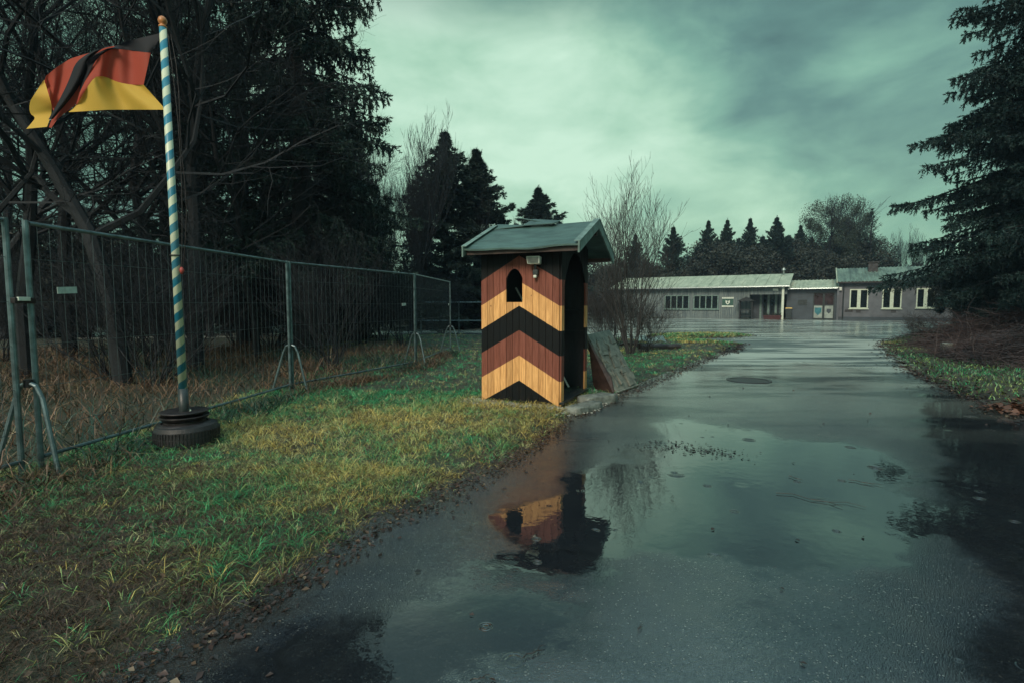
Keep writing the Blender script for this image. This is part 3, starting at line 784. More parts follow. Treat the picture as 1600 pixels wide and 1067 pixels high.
# leaning slab
b0 = G(962, 616); b1 = G(998, 603); t0 = P(916, 523, b0.y+.45); t1 = P(953, 515, b1.y+.45)
sl = thing('relief_slab', 'weathered grey stone relief slab leaning against the right side of the sentry box', 'stone slab', b0)
nrm = (b1-b0).cross(t0-b0).normalized()
if nrm.y > 0: nrm = -nrm
def sp_(a_, c_): # a along width 0..1, c up 0..1
    return b0.lerp(b1, a_).lerp(t0.lerp(t1, a_), c_)
mb = MB(); nn = 9
core = [sp_(0, 0), sp_(1, 0), sp_(1.0, 1), sp_(.0, 1)]
mb.slab(core, -nrm*.09); mb.build('slab', M['slate'], sl, world=True, bevel=.012)
mb = MB(); random.seed(21)
for i in range(30):
    a_ = random.uniform(.08, .82); c0 = random.uniform(.03, .86); wa = random.uniform(.08, .28); hc = random.uniform(.05, .2)
    a2 = min(a_+wa, .97); c2 = min(c0+hc, .98); j = [random.uniform(-.03, .03) for _ in range(8)]
    h_ = nrm*random.uniform(.008, .035)
    mb.slab([sp_(a_+j[0], c0+j[1])+nrm*.001, sp_(a2+j[2], c0+j[3])+nrm*.001, sp_(a2+j[4], c2+j[5])+nrm*.001, sp_(a_+j[6], c2+j[7])+nrm*.001], h_)
for s0, s1 in (((.02, .0), (.02, 1)), ((.0, .02), (1, .02))):
    a_, b2 = sp_(*s0), sp_(*s1); mb.tube([a_+nrm*.01, a_.lerp(b2, .5)+nrm*.012, b2+nrm*.01], .018, 5)
mb.build('relief', M['slate'], sl, world=True, bevel=.004)
wb = thing('brown_board', 'dark brown board standing under the leaning relief slab', 'board', G(930, 612))
q4 = [G(928, 612), G(960, 617), P(955, 590, G(960, 617).y+.12), P(919, 532, G(928, 612).y+.05)]
MB().slab(q4, (0.02, .04, 0)).build('board', M['brown_board'], wb, world=True, bevel=.004)

# ------------------------------------------------------------------ flagpole, wheel base
PY = G(290, 702).y
pb = P(291, 702, PY); pb.z = 0; pt = P(253.5, 26, PY)
pdir = (pt-Vector((pb.x, pb.y, 0))); PL = pdir.length; pdir.normalize()
wh = thing('wheel_base', 'old tyre with a rusty steel rim lying flat as flagpole foot', 'wheel', (pb.x, pb.y, .02)); wh.scale = (.79, .79, 1.0)
mb = MB(); R0 = .33
mb.lathe([(.20, .03), (.24, .0), (.33, .0), (.345, .03), (.35, .11), (.345, .20), (.325, .235), (.27, .25), (.21, .24), (.19, .15), (.20, .03)], (0.02, 0, 0), 48)
for k in range(60): # tread blocks
    a_ = 2*PI*k/60
    for z in (.05, .11, .17): mb.box((.02+.347*math.cos(a_), .347*math.sin(a_), z), (.016, .022, .048), Matrix.Rotation(a_, 3, 'Z'))
mb.build('tyre', M['black_rubber'], wh)
mb = MB(); mb.lathe([(.0, .235), (.17, .235), (.205, .245), (.235, .275), (.24, .285), (.225, .29), (.20, .262), (.19, .25), (.21, .20), (.215, .17), (.25, .16), (.27, .19), (.262, .21), (.22, .225)], (0, 0, 0), 48)
mb.v = [(x*1.12, y*1.12, z*1.0+.035) for x, y, z in mb.v]; mb.build('rim', M['rusty_dark'], wh, smooth=True)
mb = MB(); mb.lathe([(.17, .27), (.185, .30), (.225, .315), (.235, .325), (.225, .332), (.04, .325), (0, .325)], (0, 0, 0), 48)
mb.v = [(x*1.12, y*1.12, z*1.0+.035) for x, y, z in mb.v]; mb.build('hub_plate', M['rusty_dark'], wh, smooth=True)
# plank under it
rock('flat_stone', 'dark flat stone wedged under the left of the tyre', 'stone', (pb.x-.27, pb.y-.03, -.02), (.26, .4, .13), .3, M['rusty_dark'], .01)
m, nt, bs = newmat('barber_stripe'); M['stripe'] = m
o_ = nt.obj(); q = nt.xyz(o_)
an = nt.math('DIVIDE', nt.math('ARCTAN2', q[1], q[0]), 2*PI)
z_ = nt.math('ADD', nt.math('DIVIDE', q[2], .165), nt.math('MULTIPLY', an, -1.0))
fr = nt.math('FRACT', nt.math('ADD', z_, nt.math('MULTIPLY', nt.math('SUBTRACT', nt.noise(o_, 20, 2), .5), .08)))
cc = nt.mix(nt.math('GREATER_THAN', fr, .5), (.60, .66, .50), (.012, .19, .30))
ns = nt.maprange(nt.noise(nt.scalev(o_, (8, 8, 3)), 6, 6, .75), .62, .68)
cc = nt.mix(nt.math('MULTIPLY', ns, .6), cc, (.16, .17, .14))
cc = nt.mix(nt.maprange(nt.noise(o_, 5, 4), .3, .8, 0, .3), cc, (.25, .28, .22))
nt.link(cc, bs.inputs['Base Color']); bs.inputs['Roughness'].default_value = .4
fp = thing('flagpole', 'blue and white spiral striped flagpole leaning slightly left', 'flagpole', (pb.x, pb.y, 0))
rotm = pdir.to_track_quat('Z', 'Y').to_euler()
zc = .60
def poleobj(name, mb, mat, smooth=True):
    o = mb.build(name, mat, fp, smooth=smooth); o.rotation_euler = rotm; return o
poleobj('base_tube', MB().tube([(0, 0, .20), (0, 0, zc)], .043, 20), M['dark_post'])
poleobj('pole', MB().tube([(0, 0, zc), (0, 0, PL-.10)], [.037, .030], 24), M['stripe'])
mb = MB(); mb.lathe([(.030, PL-.10), (.034, PL-.095), (.034, PL-.085), (.022, PL-.08), (.022, PL-.07), (.034, PL-.06), (.038, PL-.04), (.030, PL-.015), (.014, PL-.002), (0, PL)], (0, 0, 0), 20)
poleobj('finial', mb, M['gold'])
pt_on = lambda z: Vector((pb.x, pb.y, 0))+pdir*z
mb = MB(); pts = []
for k in range(9):
    f_ = k/8; pts.append(pt_on(PL-.16)*(1-f_)+pt_on(1.75)*f_+Vector((.05+.05*math.sin(PI*f_)+.01*f_, -.01, 0)))
mb.tube(pts, .004, 5); pts2 = [p+Vector((.02+.015*math.sin(i*1.3), .01, 0)) for i, p in enumerate(pts)]
mb.tube(pts2, .004, 5); mb.build('halyard', M['rusty_dark'], fp, world=True)
mb = MB(); c = pt_on(1.72)+Vector((.055, -.01, 0)); mb.tube([c+Vector((0, 0, -.035)), c+Vector((.004, 0, 0)), c+Vector((0, 0, .03))], [.008, .022, .010], 10); mb.build('toggle', M['redplastic'], fp, world=True, smooth=True)
mb = MB(); mb.tube([pt_on(1.86)+Vector((.045*math.cos(a), .045*math.sin(a), 0)) for a in np.linspace(0, 2*PI, 17)], .006, 5); mb.build('strap', M['rusty_dark'], fp, world=True)
t = thing('cord_loop', 'pale cord looped round the dark foot of the flagpole', 'cord', pt_on(.36))
c = pt_on(.37); pts = [c+Vector((-.085+.145*math.cos(a), .05*math.sin(a), .012*math.sin(2*a)+.01*math.cos(a))) for a in np.linspace(0, 2*PI, 25)]
MB().tube(pts, .006, 6).build('loop', M['cord'], t, world=True)

# flag
m, nt, bs = newmat('flag_cloth'); M['flag'] = m
tt = nt.attr('tone').outputs['Fac']
cc = nt.ramp(tt, [(0, (.012, .014, .02)), (.3333, (.44, .07, .04)), (.6667, (.74, .47, .075))], 'CONSTANT')
nt.link(cc, bs.inputs['Base Color']); bs.inputs['Roughness'].default_value = .75
tr = nt.new('ShaderNodeBsdfTranslucent'); nt.link(cc, tr.inputs['Color']); mx = nt.new('ShaderNodeMixShader'); mx.inputs[0].default_value = .35
outn = m.node_tree.nodes['Material Output']; nt.link(bs.outputs[0], mx.inputs[1]); nt.link(tr.outputs[0], mx.inputs[2]); nt.link(mx.outputs[0], outn.inputs[0])
wv_ = nt.noise(nt.scalev(nt.obj(), (1, 1, 1)), 400, 2); nt.link(nt.bump(wv_, .1, .001), bs.inputs['Normal'])
def interp(pl, s):
    # pl: list of (s, u, v)
    ss = [p[0] for p in pl]; return np.interp(s, ss, [p[1] for p in pl]), np.interp(s, ss, [p[2] for p in pl])
def sm(pl, s): # smoothed
    a = [interp(pl, min(max(s+e, pl[0][0]), pl[-1][0])) for e in (-.05, 0, .05)]
    return sum(x[0] for x in a)/3, sum(x[1] for x in a)/3
FV, FF, FT = [], [], []
def flagpatch(curves, ts, depth, ns=40, nsub=6):
    """curves: polylines (s,u,v) one per t value; depth(s,t)"""
    o = len(FV); tl = []
    for i in range(len(ts)-1):
        for k in range(nsub): tl.append((i, k/nsub, ts[i]+(ts[i+1]-ts[i])*k/nsub))
    tl.append((len(ts)-2, 1.0, ts[-1]))
    for a in range(ns+1):
        s_ = a/ns
        for (i, f_, tv) in tl:
            u0, v0 = sm(curves[i], s_); u1, v1 = sm(curves[i+1], s_)
            p = P(u0+(u1-u0)*f_, v0+(v1-v0)*f_, PY+depth(s_, tv)); FV.append(tuple(p)); FT.append(min(max(tv, .001), .999))
    k_ = len(tl)
    for a in range(ns):
        for b in range(k_-1): FF.append((o+a*k_+b, o+a*k_+b+1, o+(a+1)*k_+b+1, o+(a+1)*k_+b))
E = .0005
top = [(0, 258, 50), (.2, 236, 56), (.4, 205, 63), (.6, 172, 74), (.8, 143, 88), (1, 124, 110)]
br_ = [(0, 237, 83), (.2, 218, 81), (.4, 196, 78), (.6, 174, 76), (.8, 150, 92), (1, 122, 150)]
rg_ = [(0, 226, 133), (.2, 206, 133), (.4, 184, 129), (.6, 162, 119), (.8, 146, 121), (1, 115, 172)]
bt_ = [(0, 262, 172), (.2, 228, 172), (.4, 196, 172), (.6, 168, 172), (.8, 138, 174), (1, 104, 176)]
flagpatch([top, br_], [0, .3333-E], lambda s, t: .10*math.sin(s*6)*(s)+.02*math.sin(9*t+14*s))
flagpatch([br_, rg_], [.3333+E, .6667-E], lambda s, t: .10*math.sin(s*6)*(s)+.02*math.sin(9*t+14*s)+.028*math.sin(22*s+5*t)*s)
flagpatch([rg_, bt_], [.6667+E, .999], lambda s, t: .10*math.sin(s*6)*(s)+.03*math.sin(9*t+14*s))
# outer part beyond the fold (runs right to left)
dO = lambda s, t: -.03+.07*math.sin(3*s)+.02*math.sin(11*s+8*t)
o_top = [(0, 150, 80), (.35, 110, 92), (.7, 88, 106), (1, 71, 120)]
o_rg = [(0, 92, 180), (.35, 82, 172), (.7, 76, 150), (1, 69, 126)]
flagpatch([o_top, o_rg], [.34, .66], lambda s, t: .05+.05*math.sin(3*s)+.02*math.sin(11*s+8*t))
g_in = [(0, 69, 124), (.25, 75, 145), (.5, 81, 165), (.75, 80, 180), (1, 73, 200)]
g_out = [(0, 68, 126), (.2, 55, 146), (.4, 46, 160), (.55, 46, 178), (.7, 56, 184), (.85, 49, 193), (1, 40, 203)]
flagpatch([g_in, g_out], [.68, .99], lambda s, t: .05+.035*math.sin(8*s+3*t))
g2a = [(0, 82, 168), (.5, 84, 178), (1, 76, 200)]; g2b = [(0, 94, 178), (.5, 90, 186), (1, 80, 201)]
flagpatch([g2a, g2b], [.36, .60], lambda s, t: .045)
# black fold in front
f_l = [(0, 172, 72), (.2, 140, 82), (.4, 118, 98), (.6, 106, 130), (.8, 92, 158), (1, 74, 190)]
f_r = [(0, 180, 72), (.2, 160, 76), (.4, 145, 88), (.6, 134, 118), (.8, 116, 148), (1, 80, 190)]
f_r2 = [(0, 181, 73), (.2, 162, 80), (.4, 148, 98), (.6, 140, 128), (.8, 126, 158), (1, 78, 196)]
flagpatch([f_l, f_r], [.01, .33], lambda s, t: -.035+.05*math.sin(PI*(t*3))*-1)
flagpatch([f_r, f_r2], [.335, .60], lambda s, t: -.03+.02*s)
me = npmesh('flag', np.array(FV)-np.array(tuple(pt)), FF, M['flag'], {'tone': ('FLOAT', FT)}, smooth=True)
fl = link('flag', me); fl.location = pt
settags(fl, 'black, red and gold tricolour flag streaming left from the striped pole', 'flag')

# ------------------------------------------------------------------ buildings
def wallhit(u_, v_, o, d):
    """intersection of pixel ray with vertical wall through o along d -> (s, z)"""
    r = ray(u_, v_); n_ = Vector((-d.y, d.x, 0)); C0 = Vector((0, 0, CAMH))
    t_ = (o-C0).dot(n_)/r.dot(n_); p = C0+r*t_; return (p-o).dot(d), p.z
m, nt, bs = newmat('weathered_boards'); M['boards'] = m
o_ = nt.obj(); q = nt.xyz(o_)
wn = nt.new('ShaderNodeTexWhiteNoise', noise_dimensions='1D'); nt.link(nt.math('FLOOR', nt.math('DIVIDE', q[0], .17)), wn.inputs['W'])
st_ = nt.noise(nt.scalev(o_, (5, 5, .5)), 2, 5, .7)
cc = nt.mix(wn.outputs['Value'], (.060, .088, .10), (.115, .15, .155)); cc = nt.mix(nt.maprange(st_, .4, .75), cc, (.19, .235, .22))
gap = nt.math('LESS_THAN', nt.math('FRACT', nt.math('DIVIDE', q[0], .17)), .1)
cc = nt.mix(nt.math('MULTIPLY', gap, .7), cc, (.02, .03, .035)); nt.link(cc, bs.inputs['Base Color']); bs.inputs['Roughness'].default_value = .7
m, nt, bs = newmat('pale_sheet_roof'); M['paleroof'] = m
o_ = nt.obj(); cc = nt.mix(nt.maprange(nt.noise(nt.scalev(o_, (2, .5, 1)), 1.2, 6, .7), .3, .7), (.22, .27, .20), (.40, .45, .34))
q = nt.xyz(o_)
nt.link(cc, bs.inputs['Base Color']); bs.inputs['Roughness'].default_value = .5
m, nt, bs = newmat('corrugated_green_roof'); M['corr'] = m
o_ = nt.obj(); cc = nt.mix(nt.maprange(nt.noise(nt.scalev(o_, (2, .4, 1)), 1.0, 6, .75), .35, .65), (.055, .085, .075), (.16, .235, .19))
cc = nt.mix(nt.maprange(nt.noise(o_, 2.5, 5, .8), .62, .7), cc, (.03, .04, .04))
nt.link(cc, bs.inputs['Base Color']); bs.inputs['Roughness'].default_value = .5

# --- left timber building; local x runs from right end to left end, y goes to the back
Rp = G(1222, 499.3); Lp = Rp+Vector((-.85, .53, 0)).normalized()*16.6
dB = (Lp-Rp); LB = dB.length; dB.normalize(); angB = math.atan2(dB.y, dB.x)
# local frame: x along dB; local +y = rotate +90 => points toward camera or away?
yax = Vector((-dB.y, dB.x, 0)); SG = 1 if yax.y > 0 else -1
bA = thing('timber_building', 'long low grey boarded building with a pale sheet roof and porch', 'building', Rp, angB)
def wb(u_, v_): return wallhit(u_, v_, Rp, dB)
ez = wb(1215, 447)[1]-.05; bk = 4.6*SG; pd = 1.6*SG   # back of roof, porch depth
sP, _ = wb(1171, 480)
# front wall (beyond porch), porch recess wall, sides
def wallpart(mb, x0, x1, y, z0, z1, th, holes):
    """boxes around rectangular holes [(xa,xb,za,zb)] sorted in x"""
    x = x0
    for (xa, xb, za, zb) in sorted(holes):
        if xa > x: mb.span((x, y, z0), (xa, y+th, z1))
        if za > z0+.001: mb.span((xa, y, z0), (xb, y+th, za))
        if zb < z1-.001: mb.span((xa, y, zb), (xb, y+th, z1))
        x = xb
    if x < x1: mb.span((x, y, z0), (x1, y+th, z1))
w1a, w1b = wb(1076.5, 463), wb(1039, 482); w2a, w2b = wb(1122, 463), wb(1084, 482)
holes = [(w1a[0], w1b[0], w1b[1], w1a[1]), (w2a[0], w2b[0], w2b[1], w2a[1])]
mb = MB(); wallpart(mb, sP, LB, 0, 0, ez, .12*SG, holes); mb.build('front_wall', M['boards'], bA)
mb = MB(); mb.span((sP, .122*SG, 0), (sP+.1, pd, ez)); mb.build('side_wall', M['boards'], bA)
mb = MB(); mb.span((LB-.1, .122*SG, 0), (LB-.002, bk-.3*SG, ez)); mb.span((-.0, bk-.3*SG, 0), (LB, bk-.2*SG, ez)); mb.build('rear_wall', M['boards'], bA)
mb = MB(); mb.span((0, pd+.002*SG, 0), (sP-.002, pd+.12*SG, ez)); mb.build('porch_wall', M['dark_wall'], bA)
mb = MB(); mb.span((-.35, -.02*SG, ez-.75), (sP-.002, .05*SG, ez-.02)); mb.build('porch_fascia', M['boards'], bA)
for (x0, x1, z0, z1) in holes:
    wf = MB(); fr_ = .07; yy = -.03*SG
    wf.span((x0-fr_, yy, z0-fr_), (x1+fr_, .03*SG, z0)); wf.span((x0-fr_, yy, z1), (x1+fr_, .03*SG, z1+fr_))
    for k in range(5):
        xc = x0+(x1-x0)*k/4; wf.span((xc-.05, yy, z0), (xc+.05, .03*SG, z1))
    wo = wf.build('window', M['barge'], bA)
    for k in range(4):
        xa = x0+(x1-x0)*k/4+.052; xb = x0+(x1-x0)*(k+1)/4-.052
        MB().span((xa, .04*SG, z0), (xb, .05*SG, z1)).build('pane', M['glass_dark'], wo)
        mbc = MB(); mbc.span((xa, .12*SG, z0), (xb, .14*SG, z1-.0)); mbc.build('curtain', M['curtain'], wo)
    MB().span((x0-.15, -.14*SG, z0-.16), (x1+.15, -.032*SG, z0-.075)).build('sill', M['barge'], wo)
# small slats under windows (battens)
mb = MB()
for i in range(70):
    xx = sP+.2+i*(LB-sP-.3)/70
    if any(x0-.1 < xx < x1+.1 for x0, x1, _, _ in holes): mb.span((xx, -.028*SG, .1), (xx+.05, -.002*SG, holes[0][2]-.2))
    elif random.random() < .8: mb.span((xx, -.028*SG, .1), (xx+.05, -.002*SG, ez-.15))
mb.build('battens', M['boards'], bA)
# roof: mono slope up to back
rz_ = (ez, ez+1.35)
mb = MB(); x0, x1 = -.55, LB+.4; n = 17
for i in range(n):
    a_ = x0+(x1-x0)*i/n; b2 = x0+(x1-x0)*(i+1)/n-.03; j = random.uniform(0, .015)
    mb.hexa([(a_, -.5*SG, ez+.02+j), (b2, -.5*SG, ez+.02+j), (b2, bk, ez+1.35+j), (a_, bk, ez+1.35+j)], [(a_, -.5*SG, ez+.06+j), (b2, -.5*SG, ez+.06+j), (b2, bk, ez+1.39+j), (a_, bk, ez+1.39+j)])
mb.build('roof', M['paleroof'], bA)
mb = MB(); mb.hexa([(x0, -.5*SG, ez-.04), (x1, -.5*SG, ez-.04), (x1, bk, ez+1.25), (x0, bk, ez+1.25)], [(x0, -.5*SG, ez+.015), (x1, -.5*SG, ez+.015), (x1, bk, ez+1.34), (x0, bk, ez+1.34)])
mb.build('roof_deck', M['timber'], bA)
mb = MB(); mb.tube([(x0, -.58*SG, ez-.02), (x1, -.58*SG, ez-.05)], .075, 8); mb.build('gutter', M['sheet'], bA)
mb = MB(); mb.span((-.56, -.6*SG, ez-.14), (-.60, 0, ez+.10)); mb.build('fascia', M['sheet'], bA)
MB().span((-.12, -.32*SG, 0), (.08, -.14*SG, ez-.05)).build('porch_post', M['post_white'], bA, bevel=.01)
mb = MB(); pg = wb(1213, 450); 
for (ua, ub) in ((1188, 1197), (1199, 1209), (1211, 1216)):
    s0 = wb(ub, 480)[0]; s1 = wb(ua, 480)[0]
    mb.span((s0+.1, pd-.07*SG, .25), (s1-.1, pd-.05*SG, 2.35))
po = mb.build('porch_glazing', M['glass_dark'], bA)
mb = MB()
for ua in (1185.5, 1198, 1210, 1218):
    s0 = wb(ua, 480)[0]; mb.span((s0-.09, pd-.13*SG, 0), (s0+.09, pd-.002*SG, 2.5))
mb.build('glazing_bar', M['barge'], bA)
vp = P(1222, 424, Rp.y+4.2)
mb = MB(); mb.tube([(.3, bk-.6*SG, ez+1.0), (.3, bk-.6*SG, ez+1.75)], .07, 10); mb.tube([(.3, bk-.6*SG, ez+1.72), (.3, bk-.6*SG, ez+1.95)], [.2, .09], 12); mb.build('vent_pipe', M['sheet'], bA)
sx, szz = wb(1213, 451); MB().box((wb(1212, 451)[0], -.06*SG, ez-.3), (.45, .07, .22)).build('porch_lamp', M['lamp_white'], bA, bevel=.02)
# sign with emblem
s0, z1_ = wb(1146, 465); s1, z0s = wb(1128.5, 480)
sg_ = thing('wall_sign', 'green shield sign with white lettering lines above and below on the boarded wall', 'sign', Rp+dB*((s0+s1)/2)+Vector((0, 0, z0s)), angB)
W_ = (s1-s0); H_ = z1_-z0s
MB().box((0, -.045*SG, H_/2), (W_, .03, H_)).build('board', M['sign_board'], sg_)
mb = MB(); random.seed(5)
for zc_ in (H_-.06, .06):
    MB().box((0, -.064*SG, zc_), (W_+.06, .012, .15)).build('text_band', M['sign_white'], sg_)
    x = -W_/2+.04
    while x < W_/2-.08:
        wl_ = random.uniform(.05, .08)
        mb.box((x+wl_/2, -.072*SG, zc_), (wl_*.6, .006, .07)); x += wl_+.035
mb.build('lettering', M['sign_board'], sg_)
mb = MB(); hc = H_/2
sh = [(-.19, .19), (-.07, .11), (.07, .11), (.19, .19), (.19, -.05), (.10, -.17), (0, -.24), (-.10, -.17), (-.19, -.05)]
mb.add([(x, -.075*SG, hc+z) for x, z in sh]+[(x, -.061*SG, hc+z) for x, z in sh], [tuple(range(9)), tuple(range(17, 8, -1))]+[(i, (i+1) % 9, 9+(i+1) % 9, 9+i) for i in range(9)])
mb.build('shield', M['sign_white'], sg_)
MB().box((0, -.08*SG, hc-.02), (.14, .008, .16)).build('emblem', M['sign_board'], sg_)
# small dark shelter in front of the porch
sp0 = G(1169, 500.5); sp0 = Rp+dB*wb(1168, 480)[0]-yax*SG*.8; sp0.z = 0
t = thing('small_shelter', 'small dark open shelter with pointed roof before the porch', 'shelter', sp0, angB)
for x in (-.55, .55):
    for y in (-.35, .35): MB().span((x-.05, y-.05, 0), (x+.05, y+.05, 1.75)).build('post', M['black_wood'], t)
mb = MB(); mb.add([(-.8, -.55, 1.72), (.8, -.55, 1.72), (.8, .55, 1.72), (-.8, .55, 1.72), (0, -.55, 2.08), (0, .55, 2.08)], [(3, 2, 1, 0), (0, 1, 4), (2, 3, 5), (1, 2, 5, 4), (3, 0, 4, 5)]); mb.build('roof', M['black_wood'], t)
mb = MB(); mb.span((-.5, -.3, .85), (.5, .3, .92)); mb.span((-.5, -.3, .3), (.5, .3, .36)); mb.build('shelf', M['black_wood'], t)
pl = Rp+dB*wb(1208, 480)[0]-yax*SG*.35; t = thing('planter_box', 'dark red planter trough at the foot of the porch', 'planter', (pl.x, pl.y, 0), angB)
mb = MB(); mb.hexa([(-.7, -.2, 0), (.7, -.2, 0), (.7, .2, 0), (-.7, .2, 0)], [(-.78, -.26, .38), (.78, -.26, .38), (.78, .26, .38), (-.78, .26, .38)]); mb.build('trough', M['planter'], t, bevel=.02)
V_, F_ = [], []
mb = MB()
for i in range(160):
    p = Vector((random.uniform(-.7, .7), random.uniform(-.2, .2), .37)); q_ = p+Vector((random.uniform(-.15, .15), random.uniform(-.1, .1), random.uniform(.1, .35)))
    r_ = Vector((random.uniform(-.05, .05), random.uniform(-.05, .05), .02)); mb.add([p, p+r_, q_], [(0, 1, 2)])
mb.build('plants', M['ivy'], t)
bn = Rp-dB*.55-yax*SG*.2; t = thing('waste_bin', 'dark bin with a yellow lid beside the white porch post', 'bin', (bn.x, bn.y, 0), angB)
mb = MB(); mb.hexa([(-.22, -.25, .05), (.22, -.25, .05), (.22, .25, .05), (-.22, .25, .05)], [(-.28, -.32, 1.0), (.28, -.32, 1.0), (.28, .32, 1.0), (-.28, .32, 1.0)]); mb.build('body', M['dark_post'], t, bevel=.02)
mb = MB(); mb.hexa([(-.31, -.36, 1.01), (.31, -.36, 1.01), (.31, .34, 1.01), (-.31, .34, 1.01)], [(-.25, -.3, 1.09), (.25, -.3, 1.09), (.25, .3, 1.11), (-.25, .3, 1.11)]); mb.build('lid', M['yellow'], t, bevel=.02)
for s_ in (-1, 1): MB().tube([(s_*.26-.03, .28, .1), (s_*.26+.03, .28, .1)], .1, 12).build('wheel', M['black_rubber'], t)

# --- right rendered building: local x to the right
Q0 = G(1309, 500.0); Q1 = Q0+Vector((.85, -.5, 0)).normalized()*11; dQ = (Q1-Q0); LQ = dQ.length; dQ.normalize(); angQ = math.atan2(dQ.y, dQ.x)
bC = thing('rendered_building', 'grey rendered building with white framed windows and corrugated green roof', 'building', Q0, angQ)
wq = lambda a, b: wallhit(a, b, Q0, dQ)
eq = wq(1330, 444)[1]+.1; DQ = 6.5
hq = []
for (ua, ub, va, vb) in ((1330, 1354, 454, 481), (1381, 1406, 453.5, 481), (1434.5, 1458, 452.5, 480), (1487, 1509, 452, 480)):
    a_ = wq(ua, va); b2 = wq(ub, vb); hq.append((a_[0], b2[0], b2[1], a_[1]))
mb = MB(); wallpart(mb, 0, LQ, 0, 0, eq, .2, hq); mb.build('front_wall', M['render_wall'], bC)
rq = eq+1.45; yr = DQ/2+.3
for x in (.0, LQ-.2):
    mb = MB()
    mb.add([(x, .202, 0), (x, DQ, 0), (x, DQ, eq), (x, yr, rq-.15), (x, .202, eq+.05), (x+.2, .202, 0), (x+.2, DQ, 0), (x+.2, DQ, eq), (x+.2, yr, rq-.15), (x+.2, .202, eq+.05)],
           [(0, 1, 2, 3, 4), (9, 8, 7, 6, 5), (0, 5, 6, 1), (1, 6, 7, 2), (2, 7, 8, 3), (3, 8, 9, 4), (4, 9, 5, 0)])
    mb.build('gable_wall', M['render_wall'], bC)
MB().span((0.2, DQ-.2, 0), (LQ-.2, DQ-.002, eq)).build('rear_wall', M['render_wall'], bC)
MB().span((-.02, -.05, 0), (LQ, -.002, .28)).build('plinth', M['dark_wall'], bC)
for (x0, x1, z0, z1) in hq:
    wf = MB(); f_ = .09; yy = -.03
    wf.span((x0-f_, yy, z0-f_), (x1+f_, .06, z0)); wf.span((x0-f_, yy, z1), (x1+f_, .06, z1+f_))
    xm = (x0+x1)/2
    for xa, xb in ((x0-f_, x0), (xm-.13, xm+.13), (x1, x1+f_)): wf.span((xa, yy, z0), (xb, .06, z1))
    wo = wf.build('window', M['white_frame'], bC)
    for xa, xb in ((x0, xm-.13), (xm+.13, x1)):
        MB().span((xa+.001, .03, z0), (xb-.001, .04, z1)).build('pane', M['glass_dark'], wo)
    MB().span((x0-.16, -.12, z0-.16), (x1+.16, -.032, z0-.092)).build('sill', M['white_frame'], wo)
mb = MB()
def corr(mb, x0, x1, ya, za, yb, zb, pitch=.2, amp=.035, th=.02):
    n = int((x1-x0)/pitch)*4; 
    vs = []; 
    for i in range(n+1):
        x = x0+(x1-x0)*i/n; h_ = amp*math.sin(i*PI/2)
        vs += [(x, ya, za+h_), (x, yb, zb+h_), (x, ya, za+h_-th), (x, yb, zb+h_-th)]
    fs = []
    for i in range(n):
        a_ = i*4; b2 = a_+4; fs += [(a_, b2, b2+1, a_+1), (a_+2, a_+3, b2+3, b2+2), (a_, a_+2, b2+2, b2), (a_+1, b2+1, b2+3, a_+3)]
    mb.add(vs, fs)
corr(mb, -.15, LQ+.3, -.5, eq+.10, yr, rq+.06, .26)
mb.build('roof', M['corr'], bC)
mb = MB(); corr(mb, -.15, LQ+.3, DQ+.5, eq+.10, yr+.01, rq+.06, .26); mb.build('roof', M['corr'], bC)
mb = MB(); mb.span((-.14, -.46, eq+.01), (LQ+.25, -.002, eq+.055)); mb.span((-.14, -.48, eq-.04), (LQ+.25, -.461, eq+.07)); mb.build('eave_board', M['timber'], bC)
mb = MB(); mb.hexa([(-.24, -.52, eq+.0), (-.16, -.52, eq+.0), (-.16, yr, rq-.02), (-.24, yr, rq-.02)], [(-.24, -.52, eq+.16), (-.16, -.52, eq+.16), (-.16, yr, rq+.14), (-.24, yr, rq+.14)]); mb.build('verge_board', M['paleroof'], bC)
c0 = wq(1352, 430)[0]+.35; c1 = wq(1368, 430)[0]+.35
ch = MB().span((c0, yr-1.3, eq+.8), (c1, yr-.4, rq+.42)).build('chimney', M['brick_dark'], bC, bevel=.02)
MB().span((c0-.08, yr-1.38, rq+.424), (c1+.08, yr-.32, rq+.52)).build('chimney_cap', M['brick_dark'], ch)
for (ua, va, wd) in ((1326, 486, .6), (1341, 487, .35), (1396, 487, .35)):
    a_ = wq(ua, va); MB().box((a_[0], -.01, a_[1]), (wd, .02, .22)).build('air_brick', M['brick_dark'], bC)
a_ = wq(1312, 452); t = thing('house_lamp', 'pale square lamp at the left corner of the rendered building', 'wall lamp', Q0+dQ*a_[0]+Vector((0, 0, a_[1])), angQ)
MB().box((0, -.12, 0), (.32, .2, .3)).build('housing', M['lamp_white'], t, bevel=.03); MB().box((0, -.03, .0), (.1, .06, .12)).build('bracket', M['dark_post'], t)
MB().tube([(.35, -.06, .05), (.35, -.06, eq-.05)], .05, 8).build('downpipe', M['dark_post'], bC)
